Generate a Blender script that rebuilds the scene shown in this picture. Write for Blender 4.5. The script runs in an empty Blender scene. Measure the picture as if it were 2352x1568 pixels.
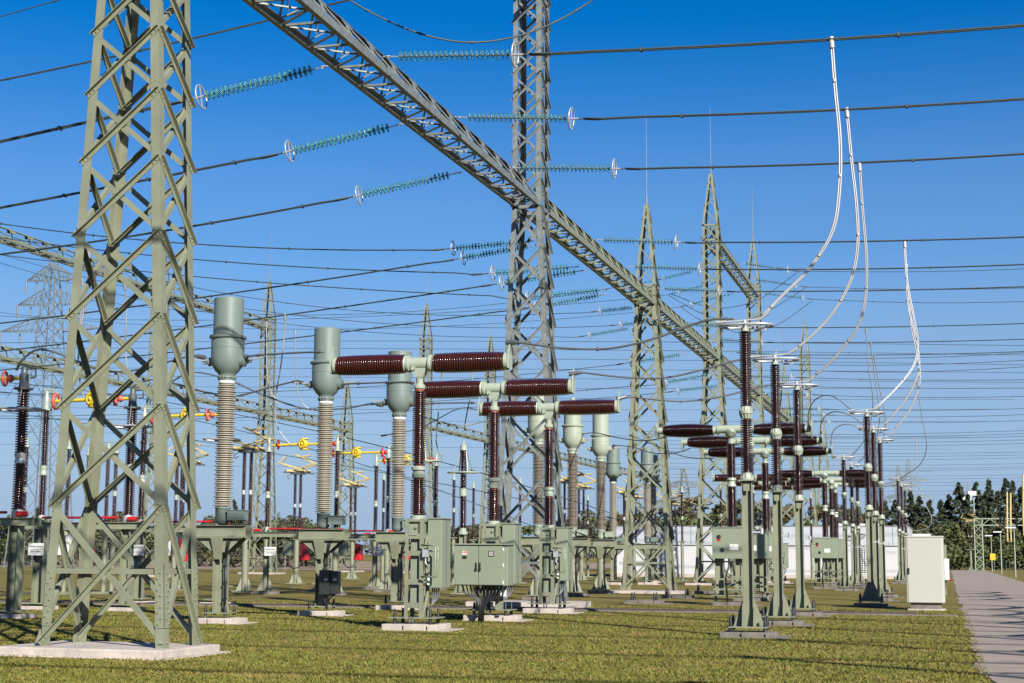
import bpy, math, random
import numpy as np
from mathutils import Vector as V, Matrix
random.seed(7); RNG = np.random.default_rng(7)
SC = bpy.context.scene
COL = SC.collection
R = math.radians

# ------------------------------------------------------------------ camera model (picture measured at 2352 x 1568)
F, CX, CY, H = 3600.0, 1176.0, 784.0, 1.7
_vp = np.array([2180 - CX, -(1279 - CY), F]); _vp /= np.linalg.norm(_vp)
_u = np.cross(_vp, np.array([1, -.0055, 0.])); _u /= np.linalg.norm(_u)
_u = _u if _u[1] > 0 else -_u
_x = np.cross(_vp, _u); _x /= np.linalg.norm(_x)
_x = _x if _x[0] > 0 else -_x
RW = np.array([_x, _vp, _u])
def ray(px, py): return RW @ np.array([px - CX, -(py - CY), F])
def G(px, py, z=0.0):
    d = ray(px, py); p = d * ((z - H) / d[2]); return V((p[0], p[1], z))
def atY(px, py, y):
    d = ray(px, py); p = d * (y / d[1]); return V((p[0], p[1], p[2] + H))
def atX(px, py, x):
    d = ray(px, py); p = d * (x / d[0]); return V((p[0], p[1], p[2] + H))

cam = bpy.data.objects.new('camera', bpy.data.cameras.new('camera')); COL.objects.link(cam)
cam.data.sensor_width = 36; cam.data.lens = F / 2352 * 36
cam.data.clip_start = .5; cam.data.clip_end = 6000
M = Matrix(((RW[0][0], RW[0][1], -RW[0][2], 0), (RW[1][0], RW[1][1], -RW[1][2], 0), (RW[2][0], RW[2][1], -RW[2][2], H), (0, 0, 0, 1)))
cam.matrix_world = M
SC.camera = cam

# ------------------------------------------------------------------ materials
def mat(name, col, rough=.6, metal=0., var=.12, scale=3., bump=0., col2=None, spec=.5, streak=False, bscale=None, k=.64, coat=0.):
    col = [c * k for c in col]; col2 = [c * k for c in col2] if col2 else None
    m = bpy.data.materials.new(name); m.use_nodes = True
    nt = m.node_tree; b = nt.nodes['Principled BSDF']
    b.inputs['Roughness'].default_value = rough; b.inputs['Metallic'].default_value = metal
    b.inputs['Specular IOR Level'].default_value = spec
    if coat: b.inputs['Coat Weight'].default_value = coat; b.inputs['Coat Roughness'].default_value = .09
    tc = nt.nodes.new('ShaderNodeTexCoord'); no = nt.nodes.new('ShaderNodeTexNoise')
    no.inputs['Scale'].default_value = scale; no.inputs['Detail'].default_value = 6; no.inputs['Roughness'].default_value = .65
    if streak:
        mp = nt.nodes.new('ShaderNodeMapping'); mp.inputs['Scale'].default_value = (1, 1, .12)
        nt.links.new(tc.outputs['Object'], mp.inputs['Vector']); nt.links.new(mp.outputs['Vector'], no.inputs['Vector'])
    else:
        nt.links.new(tc.outputs['Object'], no.inputs['Vector'])
    rp = nt.nodes.new('ShaderNodeValToRGB')
    c1 = [c * (1 - var) for c in col] + [1]; c2 = ([c * (1 + var) for c in col] if col2 is None else list(col2)) + [1]
    rp.color_ramp.elements[0].position = .32; rp.color_ramp.elements[1].position = .68
    rp.color_ramp.elements[0].color = c1; rp.color_ramp.elements[1].color = c2
    nt.links.new(no.outputs['Fac'], rp.inputs['Fac']); nt.links.new(rp.outputs['Color'], b.inputs['Base Color'])
    if bump:
        bp = nt.nodes.new('ShaderNodeBump'); bp.inputs['Strength'].default_value = bump; bp.inputs['Distance'].default_value = .02
        n2 = nt.nodes.new('ShaderNodeTexNoise'); n2.inputs['Scale'].default_value = bscale or scale * 8; n2.inputs['Detail'].default_value = 4
        nt.links.new(tc.outputs['Object'], n2.inputs['Vector'])
        nt.links.new(n2.outputs['Fac'], bp.inputs['Height']); nt.links.new(bp.outputs['Normal'], b.inputs['Normal'])
    return m
GREEN = mat('green_grey_paint', (.235, .25, .168), .5, var=.16, scale=1.6)
GREEN2 = mat('cabinet_green_paint', (.25, .285, .205), .45, var=.05, scale=.9)
PALEG = mat('pale_green_casting', (.37, .42, .33), .42, var=.07, scale=3)
BLUEG = mat('blue_grey_tank_paint', (.18, .23, .205), .42, var=.14, scale=2.2, streak=True)
GALV = mat('weathered_galvanised_steel', (.225, .248, .236), .5, .2, var=.25, scale=5)
ALU = mat('bright_aluminium', (.56, .57, .58), .45, .45, var=.08, scale=4)
TUBE = mat('pale_aluminium_tube', (.44, .44, .45), .5, .3, var=.05, scale=2)
CABLE = mat('weathered_conductor', (.040, .060, .062), .6, 0., var=.2, scale=2)
JUMP = mat('grey_jumper_cable', (.17, .18, .185), .45, .4, var=.15, scale=2)
BROWN = mat('brown_glazed_porcelain', (.052, .0115, .0085), .17, var=.2, scale=3, spec=.7, coat=.6)
BROWNP = mat('dark_brown_porcelain', (.034, .008, .008), .2, var=.2, scale=3, spec=.6, coat=.3)
SILIC = mat('stone_grey_shed', (.40, .36, .285), .55, var=.12, scale=4)
SILIC2 = mat('brownish_shed', (.25, .205, .155), .5, var=.12, scale=4)
SILICD = mat('dark_shed_core', (.11, .095, .075), .6, var=.2, scale=4)
REDCL = mat('terracotta_cement', (.33, .085, .055), .7, var=.15, scale=6)
WHITE = mat('white_paint', (.78, .78, .77), .5, var=.03, scale=1)
BEIGE = mat('beige_cabinet_paint', (.52, .52, .45), .4, var=.03, scale=.7)
BLACK = mat('black_plastic', (.02, .02, .022), .45, var=.2, scale=4)
BOXBK = mat('dark_box_paint', (.035, .038, .035), .35, var=.2, scale=4)
DKGR = mat('dark_grey_casting', (.10, .115, .12), .5, .2, var=.15, scale=4)
RED = mat('red_paint', (.52, .018, .02), .4, var=.15, scale=3)
DKRED = mat('dark_red_paint', (.20, .012, .018), .45, var=.2, scale=4)
REDO = mat('faded_red_paint', (.60, .10, .075), .5, var=.15, scale=4)
YEL = mat('yellow_paint', (.72, .52, .03), .42, var=.12, scale=3)
YELP = mat('pale_yellow_tube', (.60, .47, .19), .5, var=.15, scale=4)
CONC = mat('pale_concrete', (.52, .45, .395), .9, var=.2, scale=2.5, bump=.5)
CONCD = mat('weathered_concrete', (.19, .17, .145), .95, var=.3, scale=3, bump=.5)
TRENCH = mat('brown_trench_cover', (.085, .06, .055), .9, var=.25, scale=3, bump=.4)
def glassmat():
    m = mat('teal_glass', (.46, 1.08, 1.04), .08, var=.1, scale=2)
    b = m.node_tree.nodes['Principled BSDF']; b.inputs['Transmission Weight'].default_value = .9; b.inputs['IOR'].default_value = 1.26
    return m
GLASS = glassmat()
WINGL = mat('dark_window_glass', (.03, .035, .04), .1, var=.1, scale=2)
WALL = mat('white_render_wall', (.60, .60, .62), .8, var=.03, scale=.6)
BAND = mat('pale_fascia_panel', (.50, .52, .57), .6, var=.03, scale=.4)
BARK = mat('bark', (.07, .05, .035), .9, var=.3, scale=5)
FOL = [mat('conifer_foliage', (.032, .050, .024), .8, var=.4, scale=.35, col2=(.075, .10, .042)),
       mat('bush_foliage', (.065, .09, .022), .8, var=.3, scale=.3, col2=(.145, .165, .045)),
       mat('autumn_foliage', (.075, .075, .022), .8, var=.3, scale=.3, col2=(.17, .145, .045)),
       mat('grey_green_foliage', (.055, .068, .036), .8, var=.3, scale=.3, col2=(.14, .13, .07))]

# ------------------------------------------------------------------ mesh builder
def basis(d):
    d = V(d).normalized()
    a = V((0, 0, 1)) if abs(d.z) < .95 else V((1, 0, 0))
    u = a.cross(d).normalized(); return u, d.cross(u).normalized(), d
class MB:
    def __init__(s): s.v = []; s.f = []; s.s = []
    def add(s, vs, fs, sm=False):
        o = len(s.v); s.v += [tuple(p) for p in vs]; s.f += [tuple(i + o for i in f) for f in fs]; s.s += [sm] * len(fs); return s
    def box(s, c, d, rz=0.):
        x, y, z = d[0] / 2, d[1] / 2, d[2] / 2; co, si = math.cos(rz), math.sin(rz)
        vs = [(c[0] + co * a * x - si * b * y, c[1] + si * a * x + co * b * y, c[2] + e * z) for e in (-1, 1) for a, b in ((-1, -1), (1, -1), (1, 1), (-1, 1))]
        return s.add(vs, [(3, 2, 1, 0), (4, 5, 6, 7), (0, 1, 5, 4), (1, 2, 6, 5), (2, 3, 7, 6), (3, 0, 4, 7)])
    def prism(s, p, q, u, v, poly):
        p, q, u, v = V(p), V(q), V(u), V(v); n = len(poly)
        vs = [p + u * a + v * b for a, b in poly] + [q + u * a + v * b for a, b in poly]
        fs = [(i, (i + 1) % n, n + (i + 1) % n, n + i) for i in range(n)] + [tuple(range(n))[::-1], tuple(range(n, 2 * n))]
        return s.add(vs, fs)
    def angle(s, p, q, u, v, w, t):
        return s.prism(p, q, u, v, [(0, 0), (w, 0), (w, t), (t, t), (t, w), (0, w)])
    def hbeam(s, p, q, u, v, w, d, t=.014):
        a, b = w / 2, d / 2; k = t / 2
        return s.prism(p, q, u, v, [(-a, -b), (a, -b), (a, -b + t), (k, -b + t), (k, b - t), (a, b - t), (a, b), (-a, b), (-a, b - t), (-k, b - t), (-k, -b + t), (-a, -b + t)])
    def bar(s, p, q, w, h=None):
        u, v, d = basis(V(q) - V(p)); a, b = w / 2, (h or w) / 2
        return s.prism(p, q, u, v, [(-a, -b), (a, -b), (a, b), (-a, b)])
    def cyl(s, p, q, r, r2=None, n=12):
        r2 = r if r2 is None else r2
        return s.lathe([(0, 0), (r, 0), (r, 0), (r2, 1), (r2, 1), (0, 1)], p, V(q) - V(p), n, unit=False)
    def lathe(s, prof, o, d, n=24, unit=True):
        u, v, w = basis(d); L = 1. if unit else V(d).length; o = V(o); vs = []; fs = []
        cs = [(math.cos(2 * math.pi * k / n), math.sin(2 * math.pi * k / n)) for k in range(n)]
        for r, t in prof:
            c = o + w * (t * L)
            for a, b in cs: vs.append(c + u * (a * r) + v * (b * r))
        for i in range(len(prof) - 1):
            if prof[i] == prof[i + 1]: continue
            for k in range(n):
                k2 = (k + 1) % n
                if prof[i][0] < 1e-6: fs.append((i * n, (i + 1) * n + k2, (i + 1) * n + k)[::-1]) if False else fs.append((i * n + k, (i + 1) * n + k2, (i + 1) * n + k))
                elif prof[i + 1][0] < 1e-6: fs.append((i * n + k, i * n + k2, (i + 1) * n + k))
                else: fs.append((i * n + k, i * n + k2, (i + 1) * n + k2, (i + 1) * n + k))
        return s.add(vs, fs, True)
    def tube(s, pts, r, n=8, closed=False):
        pts = [V(p) for p in pts]; m = len(pts); vs = []; fs = []
        pu = None
        for i, p in enumerate(pts):
            a = pts[(i - 1) % m] if closed or i else pts[0]; b = pts[(i + 1) % m] if closed or i < m - 1 else pts[-1]
            d = (b - a).normalized()
            if pu is None: u, v, _ = basis(d)
            else: u = (pu - d * pu.dot(d)).normalized(); v = d.cross(u)
            pu = u
            for k in range(n):
                t = 2 * math.pi * k / n; vs.append(p + u * (math.cos(t) * r) + v * (math.sin(t) * r))
        for i in range(m if closed else m - 1):
            j = (i + 1) % m
            for k in range(n): k2 = (k + 1) % n; fs.append((i * n + k, i * n + k2, j * n + k2, j * n + k))
        if not closed: fs += [tuple(range(n))[::-1], tuple(range((m - 1) * n, m * n))]
        return s.add(vs, fs, True)
    def ring(s, c, ax, R_, r, n=32, m=8, sx=1.):
        u, v, _ = basis(ax); c = V(c)
        return s.tube([c + u * (R_ * sx * math.cos(2 * math.pi * k / n)) + v * (R_ * math.sin(2 * math.pi * k / n)) for k in range(n)], r, m, True)
    def plate(s, pts, t):
        pts = [V(p) for p in pts]; t = V(t); n = len(pts)
        return s.add(pts + [p + t for p in pts], [tuple(range(n))[::-1], tuple(range(n, 2 * n))] + [(i, (i + 1) % n, n + (i + 1) % n, n + i) for i in range(n)])
    def build(s, name, m, parent=None, loc=None):
        me = bpy.data.meshes.new(name); me.from_pydata(s.v, [], s.f)
        me.polygons.foreach_set('use_smooth', s.s); me.materials.append(m); me.update()
        o = bpy.data.objects.new(name, me); COL.objects.link(o)
        if parent: o.parent = parent
        if loc is not None: o.location = loc
        return o
def sharp(o, ang=40):
    o.data.set_sharp_from_angle(angle=R(ang)); return o
LABELS = set()
def tag(o, label, cat, group=None):
    o['label'] = label; o['category'] = cat
    if group: o['group'] = group
    return o
def thing(name, label, cat, loc=(0, 0, 0), rz=0., group=None):
    o = bpy.data.objects.new(name, None); COL.objects.link(o); o.location = loc; o.rotation_euler = (0, 0, rz); o.empty_display_size = .3
    return tag(o, label, cat, group)
def struct(name, mb, m, kind='structure'):
    o = mb.build(name, m); o['kind'] = kind; return o
def dup(root, loc, label, rz=None, parts=True, scale=None):
    r = root.copy(); COL.objects.link(r); r.location = loc; r['label'] = label
    if rz is not None: r.rotation_euler = (0, 0, rz)
    if scale: r.scale = (scale,) * 3
    for ch in list(root.children):
        c = ch.copy(); COL.objects.link(c); c.parent = r
        for g in list(ch.children):
            d = g.copy(); COL.objects.link(d); d.parent = c
    return r
def text(name, s, size, m, parent, loc, rot, squeeze=1.):
    cu = bpy.data.curves.new(name, 'FONT'); cu.body = s; cu.size = size; cu.align_x = 'CENTER'; cu.align_y = 'CENTER'; cu.extrude = .001; cu.offset = size * .02
    o = bpy.data.objects.new(name, cu); COL.objects.link(o)
    me = bpy.data.meshes.new_from_object(o.evaluated_get(bpy.context.evaluated_depsgraph_get())); bpy.data.objects.remove(o)
    me.materials.clear(); me.materials.append(m)
    o = bpy.data.objects.new(name, me); COL.objects.link(o); o.parent = parent; o.location = loc; o.rotation_euler = rot; o.scale = (squeeze, 1, 1); return o

# ------------------------------------------------------------------ world and sun
SUN_EL = R(30); SHX, SHY = -.645, .764           # ground direction in which shadows fall
w = bpy.data.worlds.new('World'); SC.world = w; w.use_nodes = True
nt = w.node_tree; bg = nt.nodes['Background']; sky = nt.nodes.new('ShaderNodeTexSky')
sky.sky_type = 'NISHITA'; sky.sun_disc = False; sky.sun_elevation = SUN_EL
sky.sun_rotation = math.atan2(-SHX, -SHY)
sky.altitude = 300; sky.air_density = 1.0; sky.dust_density = .35; sky.ozone_density = 3.0
hs = nt.nodes.new('ShaderNodeHueSaturation'); hs.inputs['Saturation'].default_value = 1.52; hs.inputs['Hue'].default_value = .511
nt.links.new(sky.outputs['Color'], hs.inputs['Color']); tcw = nt.nodes.new('ShaderNodeTexCoord'); sx = nt.nodes.new('ShaderNodeSeparateXYZ'); nt.links.new(tcw.outputs['Generated'], sx.inputs['Vector'])
hr = nt.nodes.new('ShaderNodeValToRGB'); hr.color_ramp.interpolation = 'EASE'                       # thin haze whitening the lowest sky
hr.color_ramp.elements[0].position = 0; hr.color_ramp.elements[0].color = (.92,) * 3 + (1,); hr.color_ramp.elements[1].position = .34; hr.color_ramp.elements[1].color = (0, 0, 0, 1)
e_ = hr.color_ramp.elements.new(.10); e_.color = (.74,) * 3 + (1,); e_ = hr.color_ramp.elements.new(.2); e_.color = (.32,) * 3 + (1,)
hm = nt.nodes.new('ShaderNodeMix'); hm.data_type = 'RGBA'; hm.inputs['B'].default_value = (2.5, 3.62, 5.75, 1)
nt.links.new(sx.outputs['Z'], hr.inputs['Fac']); nt.links.new(hr.outputs['Color'], hm.inputs['Factor']); nt.links.new(hs.outputs['Color'], hm.inputs['A']); nt.links.new(hm.outputs['Result'], bg.inputs['Color'])
bg.inputs['Strength'].default_value = .0575
sl = bpy.data.lights.new('sun', 'SUN'); sl.energy = 5.0; sl.angle = R(.53); sl.color = (1, .955, .87)
so = bpy.data.objects.new('sun', sl); COL.objects.link(so)
so.rotation_euler = V((SHX * math.cos(SUN_EL), SHY * math.cos(SUN_EL), -math.sin(SUN_EL))).to_track_quat('-Z', 'Y').to_euler()
SC.view_settings.view_transform = 'Standard'; SC.view_settings.look = 'None'; SC.view_settings.exposure = 1.05; SC.view_settings.gamma = 1
SC.cycles.max_bounces = 6; SC.cycles.transparent_max_bounces = 8

# ------------------------------------------------------------------ ground
def groundmat():
    m = bpy.data.materials.new('lawn_soil'); m.use_nodes = True; nt = m.node_tree; b = nt.nodes['Principled BSDF']
    b.inputs['Roughness'].default_value = .95; b.inputs['Specular IOR Level'].default_value = .1
    tc = nt.nodes.new('ShaderNodeTexCoord')
    def noise(sc, det=5, rough=.6, mp=None):
        n = nt.nodes.new('ShaderNodeTexNoise'); n.inputs['Scale'].default_value = sc; n.inputs['Detail'].default_value = det; n.inputs['Roughness'].default_value = rough
        if mp:
            q = nt.nodes.new('ShaderNodeMapping'); q.inputs['Scale'].default_value = mp; nt.links.new(tc.outputs['Object'], q.inputs['Vector']); nt.links.new(q.outputs['Vector'], n.inputs['Vector'])
        else: nt.links.new(tc.outputs['Object'], n.inputs['Vector'])
        return n
    def ramp(n, a, b_, c1, c2):
        r = nt.nodes.new('ShaderNodeValToRGB'); r.color_ramp.elements[0].position = a; r.color_ramp.elements[1].position = b_
        r.color_ramp.elements[0].color = (*c1, 1); r.color_ramp.elements[1].color = (*c2, 1); nt.links.new(n.outputs['Fac'], r.inputs['Fac']); return r
    fine = ramp(noise(14, 6, .75), .35, .7, (.075, .076, .016), (.19, .165, .042))
    brown = ramp(noise(9, 6, .75), .3, .7, (.115, .084, .028), (.25, .18, .065))
    big = ramp(noise(.55, 7, .78, (.6, 1.3, 1)), .42, .60, (0, 0, 0), (1, 1, 1))
    mx = nt.nodes.new('ShaderNodeMix'); mx.data_type = 'RGBA'
    nt.links.new(big.outputs['Color'], mx.inputs['Factor']); nt.links.new(fine.outputs['Color'], mx.inputs['A']); nt.links.new(brown.outputs['Color'], mx.inputs['B'])
    nt.links.new(mx.outputs['Result'], b.inputs['Base Color'])
    bp = nt.nodes.new('ShaderNodeBump'); bp.inputs['Strength'].default_value = .9; bp.inputs['Distance'].default_value = .05
    nt.links.new(noise(16, 5, .7).outputs['Fac'], bp.inputs['Height']); nt.links.new(bp.outputs['Normal'], b.inputs['Normal'])
    return m
SOIL = groundmat()
def sheet(name, pts, z, m):
    return struct(name, MB().add([(x, y, z) for x, y in pts], [tuple(range(len(pts)))]), m)
sheet('ground', [(-2500, -60), (2500, -60), (2500, 4500), (-2500, 4500)], 0, SOIL)
ASPH = mat('old_asphalt', (.35, .28, .225), .92, var=.2, scale=.9, bump=.5, bscale=40)
FIELD = mat('stubble_field', (.31, .22, .13), .95, var=.2, scale=.12, col2=(.40, .30, .19))
# road with a ragged left edge
le = []; yy = 6.
while yy < 215:
    le.append((.36 + .05 * math.sin(yy * .9) + random.uniform(-.07, .07) + (.35 * max(0, (24.5 - yy) / 4) if yy < 24.5 else 0) - .0012 * (yy - 40), yy)); yy += .45 if yy < 70 else 3
road = le + [(4.4, 215), (4.9, 120), (5.2, 60), (5.6, 6)]
sheet('road', road, .012, ASPH)
sheet('stubble_field', [(-330, 178), (-47, 150), (-40, 176), (-60, 330), (-330, 330)], .01, FIELD)
# trench covers across the lawn
TY = lambda x: 47.3 + .10 * (x + 14) * .35
tr = MB(); x = -34.
k = 0
while x < -1.9:
    x2 = x + 1.0
    tr.prism((x + .006, TY(x) + .0, .05 + random.uniform(0, .014)), (x2 - .006, TY(x2), .05 + random.uniform(0, .014)), (0, 1, 0), (0, 0, 1), [(0, -.05), (.8, -.05), (.8, .02), (0, .02)])
    x = x2
o = tr.build('cable_trench', TRENCH); tag(o, 'brown slab-covered cable trench crossing the lawn from left edge to road', 'cable trench')
kb = MB(); kb.bar((-34, TY(-34) - .1, .02), (0.2, TY(.2) - .1, .02), .08, .05)
o = kb.build('trench_kerb', CONCD); tag(o, 'thin pale kerb running along the near side of the brown cable trench', 'kerb')

# grass blades over the near lawn, one object
def blades():
    n = 300000
    y = 16.5 + 37 * RNG.random(n) ** 1.7; x = -.64 * y - 1 + RNG.random(n) * (.64 * y + 2.2)
    ok = (x < .5); x, y = x[ok], y[ok]; n = len(x)
    h = (.012 + .03 * RNG.random(n)) * (.8 + .5 * np.sin(x * 1.1 + np.sin(y * .7) * 2)**2); a = RNG.random(n) * 6.283; wd = .008 + .009 * RNG.random(n); le = RNG.normal(0, .03, (n, 2))
    vs = np.zeros((n, 3, 3)); dx, dy = np.cos(a) * wd, np.sin(a) * wd
    vs[:, 0] = np.stack([x - dx, y - dy, np.zeros(n)], 1); vs[:, 1] = np.stack([x + dx, y + dy, np.zeros(n)], 1); vs[:, 2] = np.stack([x + le[:, 0], y + le[:, 1], h], 1)
    me = bpy.data.meshes.new('lawn_grass'); me.vertices.add(3 * n); me.vertices.foreach_set('co', vs.ravel()); me.loops.add(3 * n); me.loops.foreach_set('vertex_index', np.arange(3 * n, dtype=np.int32))
    me.polygons.add(n); me.polygons.foreach_set('loop_start', np.arange(n, dtype=np.int32) * 3); me.update(); me.validate()
    m = mat('grass_blades', (.085, .108, .014), .7, var=.35, scale=7, col2=(.175, .162, .033), spec=.2, k=1.)
    nt = m.node_tree; b = nt.nodes['Principled BSDF']; tc = nt.nodes['Texture Coordinate']; rp = nt.nodes['Color Ramp']
    n2 = nt.nodes.new('ShaderNodeTexNoise'); n2.inputs['Scale'].default_value = .7; n2.inputs['Detail'].default_value = 7; n2.inputs['Roughness'].default_value = .75; nt.links.new(tc.outputs['Object'], n2.inputs['Vector'])
    r2 = nt.nodes.new('ShaderNodeValToRGB'); r2.color_ramp.elements[0].position = .50; r2.color_ramp.elements[1].position = .72; nt.links.new(n2.outputs['Fac'], r2.inputs['Fac'])
    mx = nt.nodes.new('ShaderNodeMix'); mx.data_type = 'RGBA'; mx.inputs['B'].default_value = (.23, .16, .055, 1)
    nt.links.new(r2.outputs['Color'], mx.inputs['Factor']); nt.links.new(rp.outputs['Color'], mx.inputs['A']); nt.links.new(mx.outputs['Result'], b.inputs['Base Color'])
    me.materials.append(m)
    o = bpy.data.objects.new('lawn_grass', me); COL.objects.link(o); o['kind'] = 'stuff'; tag(o, 'short mown green and yellowish lawn grass around the footings', 'grass')
blades()

# ------------------------------------------------------------------ lattice towers and girders
ZB, ZU = 13.18, 20.4
WY = 1.13
def tower(label, x, y, mt, high, rz=0., bw=2.25, zb=.12, tw=.97, rod=True, detail=0, pad=True, zfirst=2.3, simple=False, padsize=None, pf=.98):
    t = thing('lattice_tower', label, 'lattice tower', (x, y, 0), rz, 'gantry towers')
    top = ZU + .95 if high else ZB + .9
    apex = 24.6 if high else 18.0; rtop = 28.8 if high else 22.4
    def half(z):
        if z <= ZB: return (bw + (tw - bw) * (z - zb) / (ZB - zb)) / 2
        if z <= top: return tw / 2
        return tw / 2 + (.10 - tw / 2) * (z - top) / (apex - top)
    sg = ((-1, -1), (1, -1), (1, 1), (-1, 1))
    def cn(i, z): h = half(z); return V((sg[i][0] * h, sg[i][1] * (WY / 2 if z <= top else min(WY / 2, h * WY / tw)), z))
    lw = .165; lt = .018
    for i in range(4):
        lg = MB(); u = V((-sg[i][0], 0, 0)); v = V((0, -sg[i][1], 0))
        for a, b in ((zb, ZB), (ZB, top), (top, apex)):
            ww = lw if b <= top else .11
            lg.angle(cn(i, a), cn(i, b), u, v, ww, lt)
        if detail:
            z0, z1 = zb + .33, zb + 1.38
            for uu, vv in ((u, v), (v, u)):
                p, q = cn(i, z0), cn(i, z1)
                lg.prism(p - vv * .012, q - vv * .012, uu, vv, [(-.012, 0), (lw - .005, 0), (lw - .005, .012), (-.012, .012)])
                for k in range(10):
                    c = p.lerp(q, .06 + .088 * k) + uu * (.05 if k % 2 else .11) - vv * .012
                    lg.cyl(c, c - vv * .022, .017, .012, 8)
        else:
            z0, z1 = zb + .5, zb + 1.5
            for uu, vv in ((u, v), (v, u)):
                p, q = cn(i, z0), cn(i, z1); lg.prism(p - vv * .01, q - vv * .01, uu, vv, [(-.01, 0), (lw, 0), (lw, .01), (-.01, .01)])
        lg.build('leg', mt, t)
    # panels
    zs = [zb + .04, zb + zfirst]
    while zs[-1] < ZB - 1.0: zs.append(zs[-1] + half(zs[-1]) * 2 * pf)
    zs[-1] = ZB
    n2 = max(2, round((top - ZB) / .95)); zs += [ZB + (top - ZB) * k / n2 for k in range(1, n2 + 1)]
    z = top; 
    while z < apex - .5: z += max(.45, half(z) * 2 * 1.1); zs.append(min(z, apex - .15))
    br = MB(); dw = .08; dt = .012
    for i in range(4):
        j = (i + 1) % 4; nrm = V(((0, -1, 0), (1, 0, 0), (0, 1, 0), (-1, 0, 0))[i])
        for k in range(len(zs) - 1):
            a0, a1, b0, b1 = cn(i, zs[k]), cn(i, zs[k + 1]), cn(j, zs[k]), cn(j, zs[k + 1])
            wd = dw if zs[k] < ZB else .065 if zs[k] < top else .05
            for p, q, out in ((a0, b1, 1 - i % 2), (a1, b0, i % 2)):
                if zs[k] >= top and out == (k % 2): continue
                d = (q - p).normalized(); e = d * (wd * .25); off = nrm * (.002 if out else -(lt + .003)); up = nrm.cross(d).normalized(); up = up if up.z > 0 else -up
                if simple: br.prism(p + off, q + off, up, -nrm, [(-wd / 2, 0), (wd / 2, 0), (wd / 2, dt), (-wd / 2, dt)])
                elif out: br.angle(p - e + off + nrm * 0 + up * (wd * .5), q + e + off + up * (wd * .5), -up, nrm, wd, dt)
                else: br.angle(p + e + off + up * (wd * .5), q - e + off + up * (wd * .5), -up, -nrm, wd, dt)
                if detail:
                    for pp, s_ in ((p, 1), (q, -1)):
                        for m_ in (.06, .15):
                            c = pp + d * (s_ * m_) + off + (nrm * .012 if out else V((0, 0, 0))); br.cyl(c, c + nrm * .02, .016, .012, 8)
            if zs[k + 1] in (ZB,) or abs(zs[k + 1] - ZU) < .35 or abs(zs[k + 1] - top) < .01: br.bar(a1 - nrm * .05, b1 - nrm * .05, .1, .12)
        # horizontal of the first panel
        zm = zb + zfirst * .52; a, b = cn(i, zm), cn(j, zm); br.angle(a + nrm * -(lt + .02), b + nrm * -(lt + .02), V((0, 0, 1)), -nrm, .085, .01)
    br.build('bracing', mt, t)
    if rod:
        MB().box((0, 0, apex), (.24, .24, .06)).cyl((0, 0, apex), (0, 0, apex + .5), .045, .04, 10).cyl((0, 0, apex + .45), (0, 0, rtop), .026, .012, 8).build('lightning_rod', GALV, t)
    if pad:
        ps = padsize or (bw + 1.0); pd = MB(); pd.box((0, 0, zb / 2 - .02), (ps, WY + 1.2, zb + .04)); pd.build('footing', CONC, t)
    return t
T1 = tower('large green lattice tower on a pale concrete slab, nearest of all, at lower left', -13.5, 24.1, GREEN, True, R(-1.5), 2.32, .15, 1.02, detail=1, zfirst=2.3, pad=False, pf=.80)
pd = MB(); pd.box((-.18, -.02, .005), (3.1, 2.0, .29)); pd.box((-.12, -.02, -.02), (3.3, 2.2, .10))
o = pd.build('footing', CONC, T1)
bv = o.modifiers.new('b', 'BEVEL'); bv.width = .02; bv.segments = 2
XG = -13.2
TY1 = [49.9, 71.2, 92.5, 113.8, 135.1, 156.4, 177.7]
tower('silver-grey galvanised lattice tower rising past the top edge in mid picture', XG, 49.9, GALV, True, bw=2.2, zb=.2, padsize=3.6)
tower('slim spired lattice tower right after the silver one along the long girder', XG, 71.2, GREEN, False)
tower('tall spired lattice tower in front of the white building, carrying two girder levels', XG, 92.5, GREEN, True)
tower('spired lattice tower where the short upper girder ends on the right', XG, 113.8, GREEN, True, simple=True)
tower('distant spired lattice tower seen just behind the farthest front post ring', XG, 135.1, GREEN, False, simple=True)
tower('small distant spired tower behind the first looping white jumper', XG, 156.4, GREEN, True, simple=True)
tower('smallest distant spired tower at the vanishing end of the long girder', XG, 177.7, GREEN, False, simple=True)
def gline(px, Y): p = atY(px, 1000, Y); return p.x
G2 = [(318, 102.0), (617, 121.0), (820, 139.4), (977, 158), (1101, 176)]
G2X = sum(gline(a, b) for a, b in G2[:3]) / 3
tower('left-hand gantry tower partly hidden behind the big tower at lower left', G2X, 102, GREEN, True, simple=True)
tower('spired gantry tower between the first and second grey-headed columns', G2X, 121, GREEN, True, simple=True)
tower('lower spired gantry tower between the second and third grey-headed columns', G2X, 139.4, GREEN, False, simple=True)
q = G(980, 700, 24.6); tower('distant spired tower right of the third grey-headed column', q.x, q.y, GREEN, True, simple=True); G3A = q.copy()
q = G(1127, 772, 24.6); tower('thin distant spired tower behind the middle T-shaped breaker', q.x, q.y, GREEN, True, simple=True); G3B = q.copy()
q = G(831, 815, 24.6); q2 = q

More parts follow.
